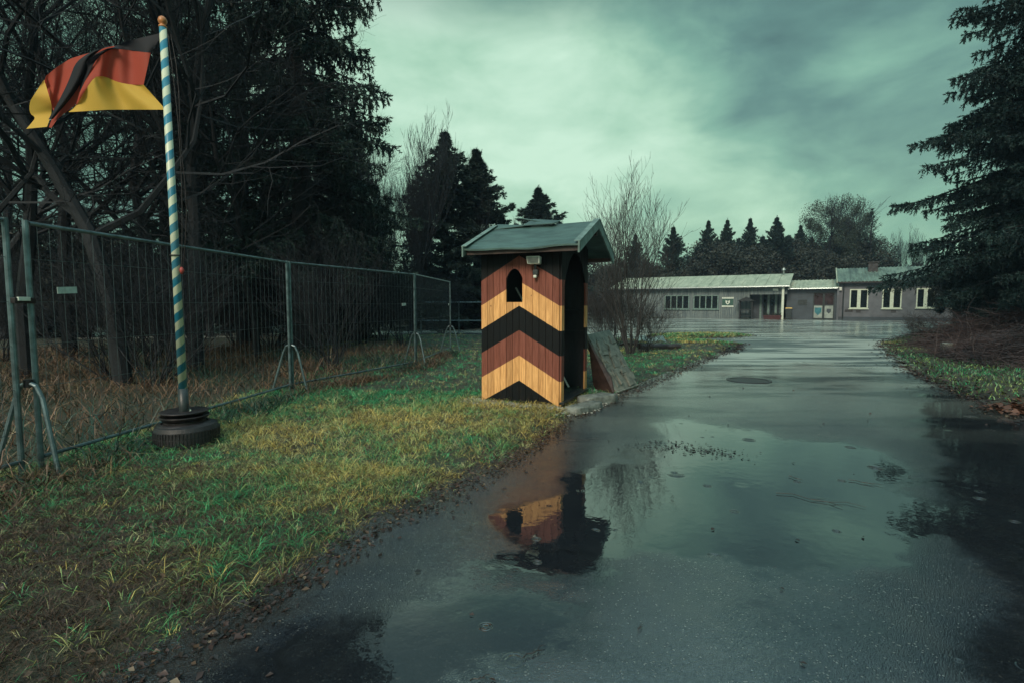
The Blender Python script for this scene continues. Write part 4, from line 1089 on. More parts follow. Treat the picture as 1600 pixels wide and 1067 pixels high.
# --- connecting wing
K0 = Rp+Vector((1.2, .3, 0)); K1 = K0+Vector((.85, -.53, 0)).normalized()*3.45; dK = (K1-K0); LK = dK.length; dK.normalize(); angK = math.atan2(dK.y, dK.x)
bK = thing('connecting_wing', 'low dark wing with double glass doors linking the two buildings', 'building', K0, angK)
wk = lambda a, b: wallhit(a, b, K0, dK)
ek = wk(1260, 452)[1]
d0 = wk(1271, 457); d1 = wk(1303, 497)
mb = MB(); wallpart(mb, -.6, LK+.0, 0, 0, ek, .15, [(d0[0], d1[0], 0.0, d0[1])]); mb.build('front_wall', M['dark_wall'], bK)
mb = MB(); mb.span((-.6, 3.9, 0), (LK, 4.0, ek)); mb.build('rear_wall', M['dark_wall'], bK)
mb = MB(); corr(mb, -.9, LK+.1, -.45, ek+.10, 4.2, ek+1.0, .3, .03); mb.build('roof', M['paleroof'], bK)
mb = MB(); mb.tube([(-.9, -.5, ek+.02), (LK, -.5, ek+.02)], .06, 8); mb.build('gutter', M['sheet'], bK)
xm = (d0[0]+d1[0])/2; zt = d0[1]
for xa, xb in ((d0[0], xm), (xm, d1[0])):
    fr = MB(); 
    fr.span((xa+.005, .02, .03), (xa+.09, .08, zt-.01)); fr.span((xb-.09, .02, .03), (xb-.005, .08, zt-.01)); fr.span((xa+.09, .02, zt-.1), (xb-.09, .08, zt-.01)); fr.span((xa+.09, .02, .03), (xb-.09, .08, .14)); fr.span((xa+.09, .02, 1.28), (xb-.09, .08, 1.36))
    do = fr.build('door', M['dark_post'], bK)
    MB().span((xa+.09, .04, 1.36), (xb-.09, .05, zt-.1)).build('pane', M['curtain'], do)
    MB().span((xa+.09, .035, .14), (xb-.09, .06, 1.28)).build('lower_panel', M['door_panel'], do)
    c_ = (xa+xb)/2; mb = MB(); hc = .78
    sc2 = 1.6 if xa == d0[0] else 1.0
    sh2 = [(-.17, .2), (.17, .2), (.17, -.05), (0, -.24), (-.17, -.05)]
    sh2 = [(x*sc2, z*sc2) for x, z in sh2]
    mb.add([(c_+x, .015, hc+z) for x, z in sh2]+[(c_+x, .034, hc+z) for x, z in sh2], [tuple(range(5)), tuple(range(9, 4, -1))]+[(i, (i+1) % 5, 5+(i+1) % 5, 5+i) for i in range(5)])
    mb.build('shield_emblem', M['teal'] if sc2 > 1 else M['dark_wall'], do)
a_ = wk(1254, 473); mb = MB(); mb.box((a_[0], -.02, a_[1]), (.75, .03, .5)); mb.build('notice_board', M['dark_post'], bK)
MB().span((LK-.02, -.25, 0), (LK+.14, -.06, ek+.05)).build('corner_pier', M['render_wall'], bK)
# ------------------------------------------------------------------ trees
def tris_mesh(name, P0, D, Ln, Wd, tone, mat):
    """needle triangles: base point, unit dir, length, width"""
    n = len(P0); r = rng.normal(size=(n, 3)); s_ = np.cross(D, r); s_ /= np.linalg.norm(s_, axis=1, keepdims=True)+1e-9
    V = np.stack([P0-s_*Wd[:, None]*.5, P0+s_*Wd[:, None]*.5, P0+D*Ln[:, None]], 1).reshape(-1, 3)
    F = np.arange(n*3).reshape(-1, 3)
    return npmesh(name, V, F, mat, {'tone': ('FLOAT', np.repeat(tone, 3))})
def spruce(name, *a_, pw=.72, **k_):
    global PWR; PWR = pw; return spruce_(name, *a_, **k_)
def spruce_(name, H, RB, r_, mat, clear=0.0, step=.42, per=6, droop=.5, ndl=14, nl=.09, nw=.022, twigstep=.16, hang=.45, tip=1.0, dead=0, lop=.25, trunk_r=None):
    """returns (trunk_mb, needle mesh)"""
    rr = random.Random(r_); tr = MB(); trunk_r = trunk_r or H*.013+.05
    tr.tube([(rr.uniform(-.03, .03)*i, rr.uniform(-.03, .03)*i, H*i/8) for i in range(9)], [trunk_r*(1-i/8)**.8+.012 for i in range(9)], 8, False)
    TP, TD, TL = [], [], []
    z = clear
    while z < H-.25:
        f = (z-clear)/(H-clear)
        Lb = RB*(1-f)**PWR*(.55+.45*min(1, (f+.06)/.12))*(1 if f < .78 else max(.12, (1-f)/.22))+.05
        k = per if f < .8 else 6
        for j in range(k):
            if rr.random() < .10: continue
            a = rr.uniform(0, 2*PI); L = Lb*rr.uniform(1-lop*1.6, 1+lop*.5); zz_ = z+rr.uniform(-.2, .2)
            up0 = .25+.6*f if f > .5 else .1-.2*(1-f)
            n = max(4, int(L/.35)); pts = []
            for i in range(n+1):
                t = i/n; x = L*t*(1-.06*t)
                zc = zz_+L*(up0*t-droop*(1-f*.8)*t*t+droop*.55*(1-f*.6)*t**3*1.1)
                b = a+.12*math.sin(3*t+j)
                pts.append(Vector((x*math.cos(b), x*math.sin(b), zc)))
            tr.tube(pts, [max(.004, (.012+L*.011)*(1-i/(n+.3))) for i in range(n+1)], 3, False)
            # twigs
            d_ = 0.0; 
            for i in range(n):
                p, q_ = pts[i], pts[i+1]; sl_ = (q_-p).length; kk_ = max(1, int(sl_/twigstep))
                dirb = (q_-p).normalized()
                for m_ in range(kk_):
                    t = (i+(m_+rr.random())/kk_)/n
                    if t < .12+.15*(1-f): continue
                    c = p.lerp(q_, (m_+.5)/kk_)
                    for sd_ in (-1, 1):
                        side = Vector((-math.sin(a), math.cos(a), 0))*sd_
                        tl = (.16+.30*L*.25*(1-t)+.12)*rr.uniform(.6, 1.3)*min(1, .35+L*.35)
                        td = (dirb*rr.uniform(.3, .9)+side*rr.uniform(.3, 1.0)+Vector((0, 0, -hang*rr.uniform(.3, 1.7)))).normalized()
                        TP.append(c); TD.append(td); TL.append(tl)
                        if rr.random() < .55: TP.append(c); TD.append((dirb+side*rr.uniform(.3, 1.1)+Vector((0, 0, rr.uniform(-.2, .25)))).normalized()); TL.append(tl*rr.uniform(.5, .9))
                        if rr.random() < hang: TP.append(c+td*tl*.4); TD.append((td*.4+Vector((0, 0, -1))).normalized()); TL.append(tl*rr.uniform(.5, 1.0))
            TP.append(pts[-1]-(pts[-1]-pts[-2])*.6); TD.append((pts[-1]-pts[-2]).normalized()); TL.append(.3*tip*min(1, L))
        z += step*(1-.45*f)*rr.uniform(.8, 1.2)
    TP.append(Vector((0, 0, H-.5))); TD.append(Vector((0, 0, 1))); TL.append(.6)
    for i in range(dead): # dead bare branches under the crown
        z0 = rr.uniform(.15*clear+1, clear+H*.25); a = rr.uniform(0, 2*PI); L = rr.uniform(.5, 1)*RB*.8
        pts = [Vector((L*t*math.cos(a+.3*t), L*t*math.sin(a+.3*t), z0+L*(.05-.35*t*t)+rr.uniform(-.05, .05))) for t in (0, .2, .4, .6, .8, 1)]
        tr.tube(pts, [.02*(1-t*.8) for t in (0, .2, .4, .6, .8, 1)], 3, False)
        for k in range(14):
            t = rr.uniform(.2, 1); c = pts[int(t*5)] ; q_ = c+Vector((rr.uniform(-.4, .4), rr.uniform(-.4, .4), rr.uniform(-.45, .1))); tr.tube([c, c.lerp(q_, .5)+Vector((0, 0, .04)), q_], [.006, .005, .002], 3, False)
    TP = np.array([tuple(x) for x in TP]); TD = np.array([tuple(x) for x in TD]); TL = np.array(TL); n = len(TP)
    s = rng.uniform(0, 1, (n, ndl)); base = TP[:, None, :]+TD[:, None, :]*(s*TL[:, None])[..., None]
    r3 = rng.normal(size=(n, ndl, 3)); dd = TD[:, None, :]*.8+r3*.55; dd[..., 2] -= .1; dd /= np.linalg.norm(dd, axis=2, keepdims=True)
    taper = (1.15-.6*s)*rng.uniform(.6, 1.3, (n, ndl))
    tone = np.repeat(rng.uniform(0, 1, n)**3, ndl)
    me = tris_mesh(name+'_needles', base.reshape(-1, 3), dd.reshape(-1, 3), (nl*taper).ravel(), (nw*np.ones((n, ndl))).ravel(), tone, mat)
    return tr, me
def treething(kind, trmb, crown_me, label, cat, loc, rz, scale=1, group=None, trmat=None, first=None, trname='trunk'):
    t = thing(kind, label, cat, loc, rz, group); t.scale = (scale, scale, scale) if not hasattr(scale, '__len__') else scale
    if isinstance(trmb, MB):
        o = trmb.build(trname, trmat or M['bark'], t); tm = o.data
    else: o = link(trname, trmb, t); tm = trmb
    if crown_me is not None: link('crown', crown_me, t)
    return t, tm
# bare trees
def bare(seed, H, r0, levels=4, split=(3, 5), upright=.35, spread=.7, curl=.25, ratio=.62, stems=1, stemspread=.3, minr=.004, droop=0, startf=.3, seglen=6, kids=None):
    rr = random.Random(seed); big = MB(); small = MB()
    def grow(p, d, L, r, lev):
        n = seglen if lev < 2 else 4; pts = [p]; rs = [r]; dirs = [d]
        for i in range(n):
            d = (d+Vector((rr.gauss(0, curl), rr.gauss(0, curl), rr.gauss(0, curl)))*.55+Vector((0, 0, upright*.25-droop*.2*lev))).normalized()
            p = p+d*(L/n); pts.append(p); rs.append(max(minr*.6, r*(1-.72*(i+1)/n))); dirs.append(d)
        (big if lev < 2 else small).tube(pts, rs, 8 if lev == 0 else (5 if lev == 1 else 3), False)
        if lev >= levels: return
        k = kids[lev] if kids else rr.randint(*split)+(2 if lev == 0 else 0)
        for j in range(k):
            t = startf+(1-startf)*(j+rr.random())/k if lev == 0 else .2+.8*(j+rr.random())/k
            x = t*n; i = min(int(x), n-1); c = pts[i].lerp(pts[i+1], x-i)
            rd_ = Vector((rr.gauss(0, 1), rr.gauss(0, 1), rr.gauss(0, .6))); rd_ = (rd_-dirs[i]*rd_.dot(dirs[i])).normalized()
            nd = (dirs[i]*(1-spread*.5)+rd_*spread+Vector((0, 0, upright*.4))).normalized()
            grow(c, nd, L*ratio*rr.uniform(.7, 1.2)*(1.15-.5*t), max(minr, rs[i]*.55), lev+1)
    for s_ in range(stems):
        a = rr.uniform(0, 2*PI); q = stemspread
        p = Vector((math.cos(a)*.12*(stems > 1)*rr.random()*3*q, math.sin(a)*.12*(stems > 1)*rr.random()*3*q, 0))
        grow(p, Vector((math.cos(a)*q*(stems > 1), math.sin(a)*q*(stems > 1), 1)).normalized(), H*rr.uniform(.75, 1.0) if stems > 1 else H, r0*rr.uniform(.6, 1) if stems > 1 else r0, 0)
    return big, small
def barething(kind, bs_, label, cat, loc, rz, scale=1, group=None, bm_=None, tm_=None):
    t = thing(kind, label, cat, loc, rz, group); t.scale = (scale,)*3 if not hasattr(scale, '__len__') else scale
    for nm, x, mt in (('trunk', bs_[0], bm_ or M['bark']), ('crown', bs_[1], tm_ or M['twig'])):
        if isinstance(x, MB): 
            if len(x.v): x.build(nm, mt, t)
        else: link(nm, x, t)
    return t
def meshes_of(t): return tuple(c.data for c in t.children)
X0 = lambda px, Y: (px-800)/800*Y*1.003

# left: big spruce
tr, me = spruce('spruce', 19, 3.3, 3, M['needle_l'], clear=3.0, step=.42, per=9, ndl=20, nl=.12, nw=.034, twigstep=.13, hang=.8, dead=26, droop=.55)
t, trm = treething('spruce_tree', tr, me, 'tall dark spruce with drooping boughs at the right end of the near wood', 'tree', (X0(478, 14), 14, 0), .4)
spr1 = t
tr2, me2 = spruce('spruce', 17, 2.6, 8, M['needle_l'], clear=4.0, step=.5, per=8, ndl=16, nl=.13, nw=.036, twigstep=.16, hang=.6, dead=40, droop=.5)
t2, trm2 = treething('spruce_tree', tr2, me2, 'dark spruce with dead lower branches directly right of the flagpole', 'tree', (X0(385, 16.5), 16.5, 0), 1.0)
def copytree(src, loc, rz, scale, label, group=None):
    c = copy_tree(src); c.location = loc; c.rotation_euler = (0, 0, rz); c.scale = (scale,)*3 if not hasattr(scale, '__len__') else scale
    c['label'] = label
    if group: c['group'] = group
    elif 'group' in c: del c['group']
    return c
for (px, Y, rz, s_, src, lab) in [(268, 19, 2, 1.0, t2, 'dark spruce seen just above and left of the flag hoist'), (560, 27, 1, .62, t, 'spruce in shade below the tip of the tall spruce boughs'),
                             ]:
    copytree(src, (X0(px, Y), Y, 0), rz, s_, lab)
gl = 'spruces of the wood behind the mesh fence'
for i in (1, 3, 5, 8, 11):
    px = [-120, -20, 60, 120, 240, 320, 360, 440, 500, 20, 160, 420][i]; Y = [22, 27, 31, 36, 33, 27, 38, 31, 36, 40, 44, 44][i]
    copytree(t2 if i % 2 else t, (X0(px, Y), Y, 0), i*1.7, random.uniform(.8, 1.05), 'dark spruce deep in the wood behind the mesh fence', gl)
# bare broadleaf trees left
bA1 = bare(4, 7.5, .13, 4, upright=.25, spread=.85, curl=.32, kids=[11, 8, 7, 5], startf=.28, ratio=.62)
tA = barething('bare_tree', bA1, 'dark leafless tree with thick crooked trunk left of the flagpole', 'tree', (X0(190, 8.6), 8.6, 0), 2.2, (1.1, 1.1, 1.1), tm_=M['twig'])
mA = meshes_of(tA)
bA2 = bare(9, 8.5, .14, 4, upright=.3, spread=.8, curl=.35, kids=[11, 8, 7, 5], startf=.25, ratio=.6)
tB = barething('bare_tree', bA2, 'dark leafless tree with crooked limbs right of the flagpole', 'tree', (X0(305, 10.5), 10.5, 0), .4, 1.1)
gb = 'leafless trees of the wood behind the mesh fence'
for i, (px, Y, s_) in enumerate([(40, 9.5, .95), (-80, 8, .9), (110, 13, 1.2), (-30, 14, 1.2), (250, 14, 1.1), (400, 13, .8), (10, 20, 1.4), (180, 19, 1.3), (330, 22, 1.2), (450, 20, .9), (560, 19, .6), (520, 24, .9)]):
    copytree(tA if i % 2 else tB, (X0(px, Y), Y, 0), i*2.1, s_, 'leafless tree in the wood behind the mesh fence', gb)
# upright bare trees behind booth-left
bU = bare(15, 10.0, .11, 4, upright=.9, spread=.42, curl=.16, kids=[8, 6, 5, 3], startf=.2, ratio=.62, stems=3, stemspread=.25, minr=.009)
tU = barething('bare_tree', bU, 'leafless many-stemmed tree with upright twigs right of the tall spruce', 'tree', (X0(640, 27), 27, 0), 0, (.85, .85, .72))
for (px, Y, s_, rz, lab) in [(668, 28, .68, 2, 'leafless upright tree left of the paired spruces'), (722, 31, .68, 1, 'leafless upright tree between the paired spruces'), (765, 31, .62, 3, 'leafless upright tree on the right side of the paired spruces'), (612, 30, .68, 4, 'leafless upright tree half behind the tall spruce boughs'), (800, 34, .45, 5, 'low leafless tree left of the lone spruce above the booth roof')]:
    copytree(tU, (X0(px, Y), Y, 0), rz, s_, lab)
# mid-distance spruces
trF, meF = spruce('spruce', 12, 3.1, 21, M['needle_far'], clear=.6, step=.34, per=9, ndl=24, nl=.20, nw=.045, twigstep=.22, hang=.3, droop=.32, lop=.30, pw=.80)
tF, _ = treething('spruce_tree', trF, meF, 'spruce with pointed top, taller of the pair left of the booth', 'tree', (X0(698, 30), 30, 0), 0, (1.35, 1.35, .94))
trF2, meF2 = spruce('spruce', 12, 3.7, 33, M['needle_far'], clear=.4, step=.34, per=10, ndl=26, nl=.20, nw=.045, twigstep=.22, hang=.3, droop=.36, lop=.32, pw=.82)
tF2, _ = treething('spruce_tree', trF2, meF2, 'small dense spruce standing above the booth roof', 'tree', (X0(841, 40), 40, 0), 0, (1.35, 1.35, .87))
copytree(tF, (X0(746, 31), 31, 0), 2.2, (1.3, 1.3, .88), 'spruce with pointed top, lower of the pair left of the booth')
copytree(tF2, (X0(783, 33), 33, 0), 1.2, .62, 'low wide spruce at the foot of the pair left of the booth')
copytree(tF2, (X0(660, 34), 34, 0), 3.2, .68, 'low wide spruce behind the leafless upright trees')
def topH(v, Y): return P(800, v, Y).z
row = [(990, 366, 66, tF, 1.15, 'small spruce behind the leafless shrub, above the timber building'), (1048, 353, 64, tF2, 1.15, 'wide spruce standing alone above the timber building, left of the row'),
       (1102, 345, 66, tF, 1.1, 'first spruce from the left in the row behind the timber building'), (1131, 342, 68, tF2, .95, 'second spruce from the left in the row behind the timber building'),
       (1166, 341, 67, tF, 1.0, 'third spruce from the left in the row behind the timber building'), (1207, 338, 66, tF2, 1.15, 'fourth, widest spruce in the row behind the timber building'),
       (1244, 352, 68, tF, 1.0, 'last spruce in the row, against the rounded broadleaf crowns')]
for i, (px, v, Y, src, ws, lab) in enumerate(row):
    h = topH(v, Y)/12; copytree(src, (X0(px, Y), Y, 0), i*1.3, (h*ws*.95, h*ws*.95, h), lab)
for i, (px, v, Y) in enumerate([(1085, 385, 74), (1117, 375, 76), (1149, 372, 75), (1186, 368, 76), (1226, 368, 76), (1262, 372, 78), (1285, 380, 78), (1310, 372, 77), (1335, 380, 77)]):
    h = topH(v, Y)/12; copytree(tF2 if i % 2 else tF, (X0(px, Y), Y, 0), i*2.3, (h*1.4, h*1.4, h), 'dark spruce in the second row far behind the buildings', 'second row of spruces behind the buildings')
# leafy crowns (broadleaf with dead leaves)
def leafycrown(name, H, Rr, seed, mat, n=26000, clump=60, ls=.20, zmin=.2):
    r = np.random.default_rng(seed); cs = []
    while len(cs) < clump:
        p = r.uniform(-1, 1, 3)
        if np.linalg.norm(p) < 1: cs.append((p[0]*Rr, p[1]*Rr, H*(zmin+(1-zmin)*(p[2]*.5+.5))))
    cs = np.array(cs); f = (cs[:, 2]/H); cs[:, :2] *= (1.15-.75*np.abs(f-.45))[:, None]
    idx = r.integers(0, clump, n); sz = r.uniform(.3, 1.0, clump)[idx]*Rr*.34
    p = r.normal(size=(n, 3)); p /= np.linalg.norm(p, axis=1, keepdims=True); p *= (r.uniform(0, 1, (n, 1))**.45)
    P0 = cs[idx]+p*sz[:, None]*np.array([1, 1, 1.1])
    D = r.normal(size=(n, 3)); D /= np.linalg.norm(D, axis=1, keepdims=True)
    return tris_mesh(name, P0, D, r.uniform(.6, 1.3, n)*ls, r.uniform(.5, 1.1, n)*ls, r.uniform(0, 1, n)**2, mat)
bL = bare(31, 9, .22, 3, upright=.5, spread=.6, curl=.2, kids=[9, 6, 5], startf=.25, minr=.02)
lc = leafycrown('crown', 12, 3.6, 5, M['leafy'], 34000, 85, .11, .18)
tL = thing('broadleaf_tree', 'rounded broadleaf tree, left one of the tall clump behind the wing', 'tree', (X0(1278, 68), 68, 0))
bL[0].build('trunk', M['bark'], tL); bL[1].build('limbs', M['twig'], tL); link('crown', lc, tL)
h = topH(318, 68)/12; tL.scale = (h*.85, h*.85, h)
copytree(tL, (X0(1312, 70), 70, 0), 2, (h*1.0, h*1.0, h*1.06), 'rounded broadleaf tree, tallest of the clump behind the wing')
copytree(tL, (X0(1338, 67), 67, 0), 4, (h*.6, h*.6, h*.86), 'narrow broadleaf tree between the tall clump and the thin larch')
# larch
trG, meG = spruce('larch', 12, 2.9, 44, M['needle_far'], clear=2, step=.55, per=5, ndl=6, nl=.14, nw=.035, twigstep=.4, hang=.3, droop=.12, lop=.5)
tG, _ = treething('larch_tree', trG, meG, 'thin airy conifer right of the rounded broadleaf clump', 'tree', (X0(1352, 64), 64, 0), 0, topH(326, 64)/12)
copytree(tU, (X0(1400, 62), 62, 0), 1, .62, 'low leafless tree above the chimney end of the green roof')
copytree(tU, (X0(1435, 60), 60, 0), 3, .66, 'low leafless tree beside the big right hand spruce')
copytree(tU, (X0(1375, 70), 70, 0), 5, .7, 'low leafless tree just left above the chimney')
# dark understorey behind buildings and at the wood's edge
und = leafycrown('crown', 4.5, 2.4, 9, M['ivy'], 26000, 60, .11, .02)
ub = bare(77, 2.8, .06, 3, upright=.5, spread=.8, curl=.3, kids=[6, 4, 3], stems=4, stemspread=.5, minr=.008)
tS = thing('evergreen_shrub', 'dark evergreen shrub behind the buildings', 'shrub', (X0(1000, 62), 62, 0), 0, 'dark evergreen shrubs behind the buildings')
ub[0].build('stems', M['bark'], tS); ub[1].build('twigs', M['twig'], tS); link('crown', und, tS); tS.scale = (1.5, 1.2, 1.3)
for i in range(24):
    px = 905+i*27; Y = 64+random.uniform(0, 5)
    if 1365 < px < 1420: s_ = .9
    else: s_ = random.uniform(1.2, 1.6)
    if px > 1100 and px < 1360: s_ *= 1.35
    copytree(tS, (X0(px, Y), Y, 0), i*1.1, (s_*1.2, s_*1.2, s_), 'dark evergreen shrub behind the buildings', 'dark evergreen shrubs behind the buildings')
for i in range(0, 30, 2):
    px = -150+i*28+random.uniform(-8, 8); Y = random.uniform(19, 34) if px < 600 else random.uniform(37, 44)
    if 585 < px < 665: continue
    s_ = random.uniform(.75, 1.15)
    copytree(tS, (X0(px, Y), Y, 0), i*1.9, (s_*1.1, s_*1.1, s_*1.0), 'dark evergreen shrub in the wood behind the mesh fence', 'dark evergreen shrubs in the wood')
# far woodland mass sealing the horizon
r = np.random.default_rng(3); n = 60000
ax = r.uniform(-95, 100, n); ay = 92+r.uniform(0, 8, n)+np.abs(ax)*.05; hz = 6.5+2.2*sines(ax, ay, .25, 40)+1.5*sines(ax, ay, .9, 41)
P0 = np.stack([ax, ay, r.uniform(0, 1, n)**.8*hz], 1); D = r.normal(size=(n, 3)); D /= np.linalg.norm(D, axis=1, keepdims=True)
me = tris_mesh('far_wood', P0, D, r.uniform(.5, 1.2, n), r.uniform(.4, .9, n), r.uniform(0, 1, n)**2, M['leafy'])
settags(link('far_wood', me), 'distant dark woodland closing the view', 'woodland', kind='stuff')
n = 12000; a_ = r.uniform(0, 1, n); ax = -60+52*a_; ay = 40+r.uniform(0, 5, n)+8*a_; hz = 3.2+1.6*sines(ax, ay, .4, 42)
P0 = np.stack([ax, ay, r.uniform(0, 1, n)**.8*hz], 1); D = r.normal(size=(n, 3)); D /= np.linalg.norm(D, axis=1, keepdims=True)
me = tris_mesh('far_wood', P0, D, r.uniform(.3, .8, n), r.uniform(.3, .6, n), r.uniform(0, 1, n)**2, M['ivy'])
settags(link('far_wood', me), 'dark brushwood mass at the back of the wood behind the fence', 'woodland', kind='stuff')

# thickets of thin twigs
th1 = bare(51, 2.6, .016, 3, upright=.35, spread=.6, curl=.3, kids=[6, 5, 3], stems=16, stemspread=.55, minr=.003, startf=.15)
tT = barething('leafless_shrub', th1, 'tangled leafless shrub in the thicket behind the mesh fence', 'shrub', (X0(520, 10.5), 10.5, 0), 0, 1, 'tangled leafless shrubs behind the mesh fence', M['twig_brown'], M['twig_brown'])
for i in range(15):
    Y = random.uniform(8.5, 18); px = random.uniform(-60, 640)
    x = X0(px, Y)
    if x > float(fx(Y))-1.2 or Y < 6: x = float(fx(Y))-random.uniform(1.3, 4)
    if Y > 14: x = min(x, -3.6)
    s_ = random.uniform(.75, 1.35)
    copytree(tT, (x, Y, 0), i*1.3, s_, 'tangled leafless shrub in the thicket behind the mesh fence', 'tangled leafless shrubs behind the mesh fence')
for i, (px, Y, s_) in enumerate([(600, 19, 1.3), (690, 24, 1.0), (560, 21, 1.5), (720, 36, 1.3), (760, 36, 1.2), (690, 37, 1.4), (480, 20, 1.5)]):
    copytree(tT, (X0(px, Y), Y, 0), i*1.7, s_, 'leafless shrub at the edge of the wood beyond the far fence panel', 'leafless shrubs beyond the far fence panel')
# the bare multi-stem shrub beside the booth
thS = bare(62, 3.5, .030, 3, upright=.55, spread=.55, curl=.22, kids=[7, 5, 3], stems=13, stemspread=.36, minr=.0045, startf=.12)
barething('leafless_shrub', thS, 'tall leafless many-stemmed shrub between the sentry box and the logs', 'shrub', tuple(G(985, 556)), 1.0, (.95, .95, 1.04), None, M['twig_grey'], M['twig_grey'])
thS2 = bare(63, 1.7, .016, 3, upright=.35, spread=.6, curl=.3, kids=[6, 5, 3], stems=14, stemspread=.5, minr=.004, startf=.15)
tq = barething('leafless_shrub', thS2, 'low leafless shrub behind the leaning slab', 'shrub', tuple(G(945, 548)), 0, 1.0, None, M['twig_grey'], M['twig_grey'])
copytree(tq, G(1005, 552), 2.0, .8, 'low leafless shrub at the logs')
copytree(tq, G(965, 540), 4.0, 1.0, 'low leafless shrub at the far foot of the tall bare shrub')
# logs and scrap at the shrub
la = G(1000, 548); lb_ = G(1062, 547)
t = thing('log', 'dark wet log lying on the grass behind the leafless shrub', 'log', la.lerp(lb_, .5))
pts = [la.lerp(lb_, i/6)+Vector((0, .02*math.sin(i*2), .10)) for i in range(7)]
MB().tube(pts, [.10, .105, .10, .108, .10, .103, .095], 12).build('log', M['timber'], t, world=True, smooth=False)
t = thing('timber_beam', 'pale edged plank lying in front of the dark log', 'plank', G(1030, 551)); a_ = G(995, 551); b2 = G(1060, 550)
MB().box((a_+b2)/2+Vector((0, 0, .02))-Vector(LOC[t.name][0]), ((b2-a_).length, .12, .03), Matrix.Rotation(math.atan2((b2-a_).y, (b2-a_).x), 3, 'Z')).build('plank', M['sheet'], t)
t = thing('metal_sheet', 'bent pale metal sheet lying on the rubbish behind the dark log', 'metal sheet', G(1012, 541)); o0 = Vector(LOC[t.name][0])
mb = MB()
for i in range(5):
    a_ = o0+Vector((-.35+i*.2, 0, .16+.05*math.sin(i*2.1))); mb.slab([a_, a_+Vector((.2, .05, .05*math.sin((i+1)*2.1)-.05*math.sin(i*2.1))), a_+Vector((.2, .5, .12)), a_+Vector((0, .5, .10))], (0, 0, .012))
mb.build('sheet', M['sheet'], t, world=True)
t = thing('timber_pile', 'dark offcuts heaped at the foot of the leafless shrub', 'wood pile', G(1008, 545)); o0 = Vector(LOC[t.name][0]); mb = MB()
for i in range(14):
    a_ = o0+Vector((random.uniform(-.5, .5), random.uniform(.1, .6), random.uniform(.04, .16))); r_ = Matrix.Rotation(random.uniform(-.7, .7), 3, 'Z') @ Matrix.Rotation(random.uniform(-.15, .15), 3, 'Y')
    mb.box(a_, (random.uniform(.4, .9), .08, .06), r_)
mb.build('offcuts', M['timber'], t, world=True)

# ------------------------------------------------------------------ right side
trR, meR = spruce('spruce', 23, 6.0, 71, M['needle_r'], clear=2.3, step=.42, per=12, ndl=19, nl=.13, nw=.038, twigstep=.14, hang=.8, droop=.42, lop=.2)
tR, _ = treething('spruce_tree', trR, meR, 'huge dark spruce filling the right edge of the photo', 'tree', (X0(1692, 16.5), 16.5, 0), 1.6, 1.0)
copytree(tR, (X0(1740, 19), 19, 0), 2.2, 1.0, 'dark spruce close behind the huge right hand spruce')
copytree(tR, (X0(1900, 12), 12, 0), 2.6, (.8, .8, .95), 'dark spruce just outside the right edge, its boughs reaching in')
copytree(tR, (17.5, 8.5, 0), 5.0, .9, 'tall dark spruce beyond the right edge, mirrored in the wet road')
copytree(tR, (X0(1600, 30), 30, 0), 3.9, .62, 'smaller dark spruce behind the huge right hand spruce')
copytree(tR, (X0(1690, 27), 27, 0), 1.9, .72, 'dark spruce farther right behind the huge right hand spruce')
for i, (px, Y) in enumerate([(1500, 36), (1545, 33), (1600, 30), (1660, 24), (1590, 38), (1720, 22)]):
    copytree(tS, (X0(px, Y), Y, 0), i*1.4, .8, 'dark evergreen shrub under the right hand spruces', 'dark evergreen shrubs under the right hand spruces')
# brush heaps: each a pile of cut branches
def brushheap(seed, rx, ry, h, n):
    rr = random.Random(seed); mb = MB()
    for i in range(n):
        a = rr.uniform(0, 2*PI); q = math.sqrt(rr.random()); x = q*rx*math.cos(a); y = q*ry*math.sin(a); zt = h*(1-q*q)*rr.uniform(.1, 1)
        d = Vector((rr.gauss(-.8, .6), rr.gauss(0, .6), rr.gauss(0, .22))).normalized(); L = rr.uniform(.4, 1.5); r0 = rr.uniform(.004, .014)
        p = Vector((x, y, zt+.03)); pts = [p]
        for k in range(4):
            d = (d+Vector((rr.gauss(0, .18), rr.gauss(0, .18), rr.gauss(0, .12)-.03))).normalized(); p = p+d*L/4; p.z = max(p.z, .02); pts.append(p)
        mb.tube(pts, [r0, r0*.9, r0*.7, r0*.5, r0*.25], 3, False)
        for k in range(3):
            c = pts[rr.randint(1, 4)]; e = c+Vector((rr.gauss(0, .16), rr.gauss(0, .16), rr.gauss(.0, .12))); mb.tube([c, e], [r0*.5, r0*.2], 3, False)
    return mb
M['brush'] = pmat('cut_brush', (.045, .028, .028), .7, .6, 1.5, 0, col2=(.014, .011, .013))
t = thing('brush_heap', 'large heap of cut reddish brown branches under the huge spruce', 'brush heap', (X0(1610, 15.5), 15.5, .03)); brushheap(1, 2.9, 2.2, 1.25, 2300).build('branches', M['brush'], t)
h1 = t
copytree(t, (X0(1545, 19.5), 19.5, .03), 1.1, (.6, .6, .6), 'low brush heap at the far end of the right verge')
copytree(t, (X0(1660, 11.5), 11.5, .03), 2.4, (.8, .8, .8), 'brush heap nearest the camera at the right edge')
copytree(t, (X0(1615, 12.8), 12.8, .02), 5.4, (.7, .7, .5), 'low brush heap at the right edge between the stump and the near heap')
tw = G(1443, 545)
copytree(tq, G(1432, 541), 1.0, .55, 'small leafless shrub at the tip of the right verge')
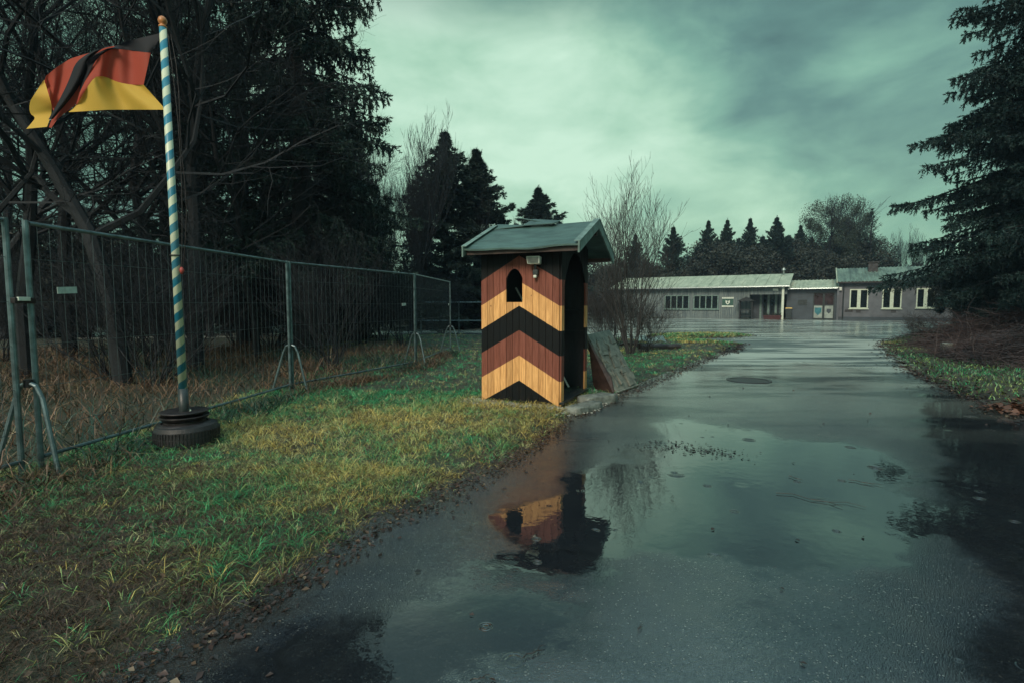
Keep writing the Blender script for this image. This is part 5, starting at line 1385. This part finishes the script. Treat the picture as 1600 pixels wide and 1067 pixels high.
# stump and round logs
def stump(c, r0, h, label, name='tree_stump', cat='tree stump'):
    t = thing(name, label, cat, (c.x, c.y, .02)); mb = MB(); n = 18; rr = random.Random(5)
    prof = [(1.12, 0), (1.0, .3), (.96, .7), (.98, .97), (.9, 1.0), (0, 1.0)]
    mb.lathe([(a*r0, b*h) for a, b in prof], (0, 0, 0), n); mb.build('stump', M['concrete'], t); return t
c = G(1480, 556); stump(c, .16, .34, 'pale grey cut stump on the right verge')
t = thing('log', 'short dark log beside the pale stump on the right verge', 'log', G(1503, 553)); o0 = Vector(LOC[t.name][0])
MB().tube([o0+Vector((-.25, .1, .11)), o0+Vector((.05, .0, .12)), o0+Vector((.35, -.1, .11))], [.11, .12, .10], 12).build('log', M['timber'], t, world=True)
t = thing('log', 'dark log end standing between the pale stump and the short log', 'log', G(1493, 560)); o0 = Vector(LOC[t.name][0])
MB().tube([o0+Vector((0, 0, 0)), o0+Vector((.02, .02, .22))], [.09, .085], 12).build('log', M['timber'], t, world=True)
# dead leaf clump bottom right
n = 220; c = G(1590, 645); X = rng.normal(c.x, .16, n); Y = rng.normal(c.y, .14, n); Z = np.abs(rng.normal(0, .09, n))*np.exp(-((X-c.x)**2+(Y-c.y)**2)/.04)+.03
me = leaves(X, Y, Z, rng.uniform(.03, .06, n), np.array([.11, .05, .03])*rng.uniform(.5, 1.2, (n, 1)), 'leaf_clump')
settags(link('leaf_clump', me), 'small heap of rusty orange leaves at the road edge lower right', 'fallen leaves', kind='stuff')
# manhole / pot hole rim and twigs on the road
c = G(1170, 594); t = thing('drain_cover', 'dark round drain cover sunk in the wet road', 'drain cover', (c.x, c.y, .004))
MB().lathe([(0, .004), (.30, .004), (.32, .0)], (0, 0, 0), 32).build('plate', M['rusty_dark'], t); MB().lathe([(.33, .0), (.33, .006), (.38, .006), (.39, .0)], (0, 0, 0), 32).build('ring', M['rusty_dark'], t)
def twig(px, py, L, a, lab):
    c = G(px, py); t = thing('twig', lab, 'twig', (c.x, c.y, .006)); mb = MB(); d = Vector((math.cos(a), math.sin(a), 0)); n_ = Vector((-d.y, d.x, 0))
    pts = [d*(L*(i/5-.5))+n_*L*.07*math.sin(i*1.9)+Vector((0, 0, .004)) for i in range(6)]
    mb.tube(pts, [.0025, .0022, .002, .002, .0015, .001], 5); mb.tube([pts[2], pts[2]+d*L*.18+n_*L*.12], [.002, .001], 4); mb.tube([pts[3], pts[3]+d*L*.15-n_*L*.10], [.002, .001], 4); mb.build('stem', M['timber'], t)
twig(835, 1020, .12, .7, 'small dark twig on the asphalt at the bottom centre'); twig(1280, 782, .55, -.5, 'longest thin twig floating on the large puddle')
twig(1352, 755, .22, -.6, 'short twig on the puddle near its right shore'); twig(750, 1062, .08, .4, 'tiny twig at the very bottom edge'); twig(1243, 748, .12, -1.1, 'tiny bent twig near the middle of the puddle')
twig(905, 688, .5, .2, 'thin twig on the asphalt just below the booth corner'); twig(1000, 982, .05, 1.0, 'stubby dark twig piece right of bottom centre')
# dirt specks in the puddle
n = 260; U = rng.normal(1075, 45, n); Vv = 702+rng.normal(0, 5, n)+(U-1075)*.10; pts = [G(a, b) for a, b in zip(U, Vv)]
X = np.array([p.x for p in pts]); Y = np.array([p.y for p in pts])
me = leaves(X, Y, np.full(n, .006), rng.uniform(.006, .022, n), np.array([.02, .018, .016])*rng.uniform(.5, 1.5, (n, 1)), 'leaf_specks')
settags(link('leaf_specks', me), 'dark bits of leaf scattered across the far shore of the puddle', 'debris', kind='stuff')

# ------------------------------------------------------------------ haze
HAZE = 0.0006
if HAZE:
    m = bpy.data.materials.new('haze'); m.use_nodes = True; nt = NT(m.node_tree); m.node_tree.nodes.remove(m.node_tree.nodes['Principled BSDF'])
    pv = nt.new('ShaderNodeVolumePrincipled'); pv.inputs['Color'].default_value = (.42, .62, .85, 1); pv.inputs['Density'].default_value = HAZE
    nt.link(pv.outputs[0], m.node_tree.nodes['Material Output'].inputs['Volume'])
    hz_ = MB().span((-130, -15, -1.2), (130, 112, 24)).build('haze', m); settags(hz_, 'thin cool rain haze hanging over the whole place', 'haze', kind='stuff')
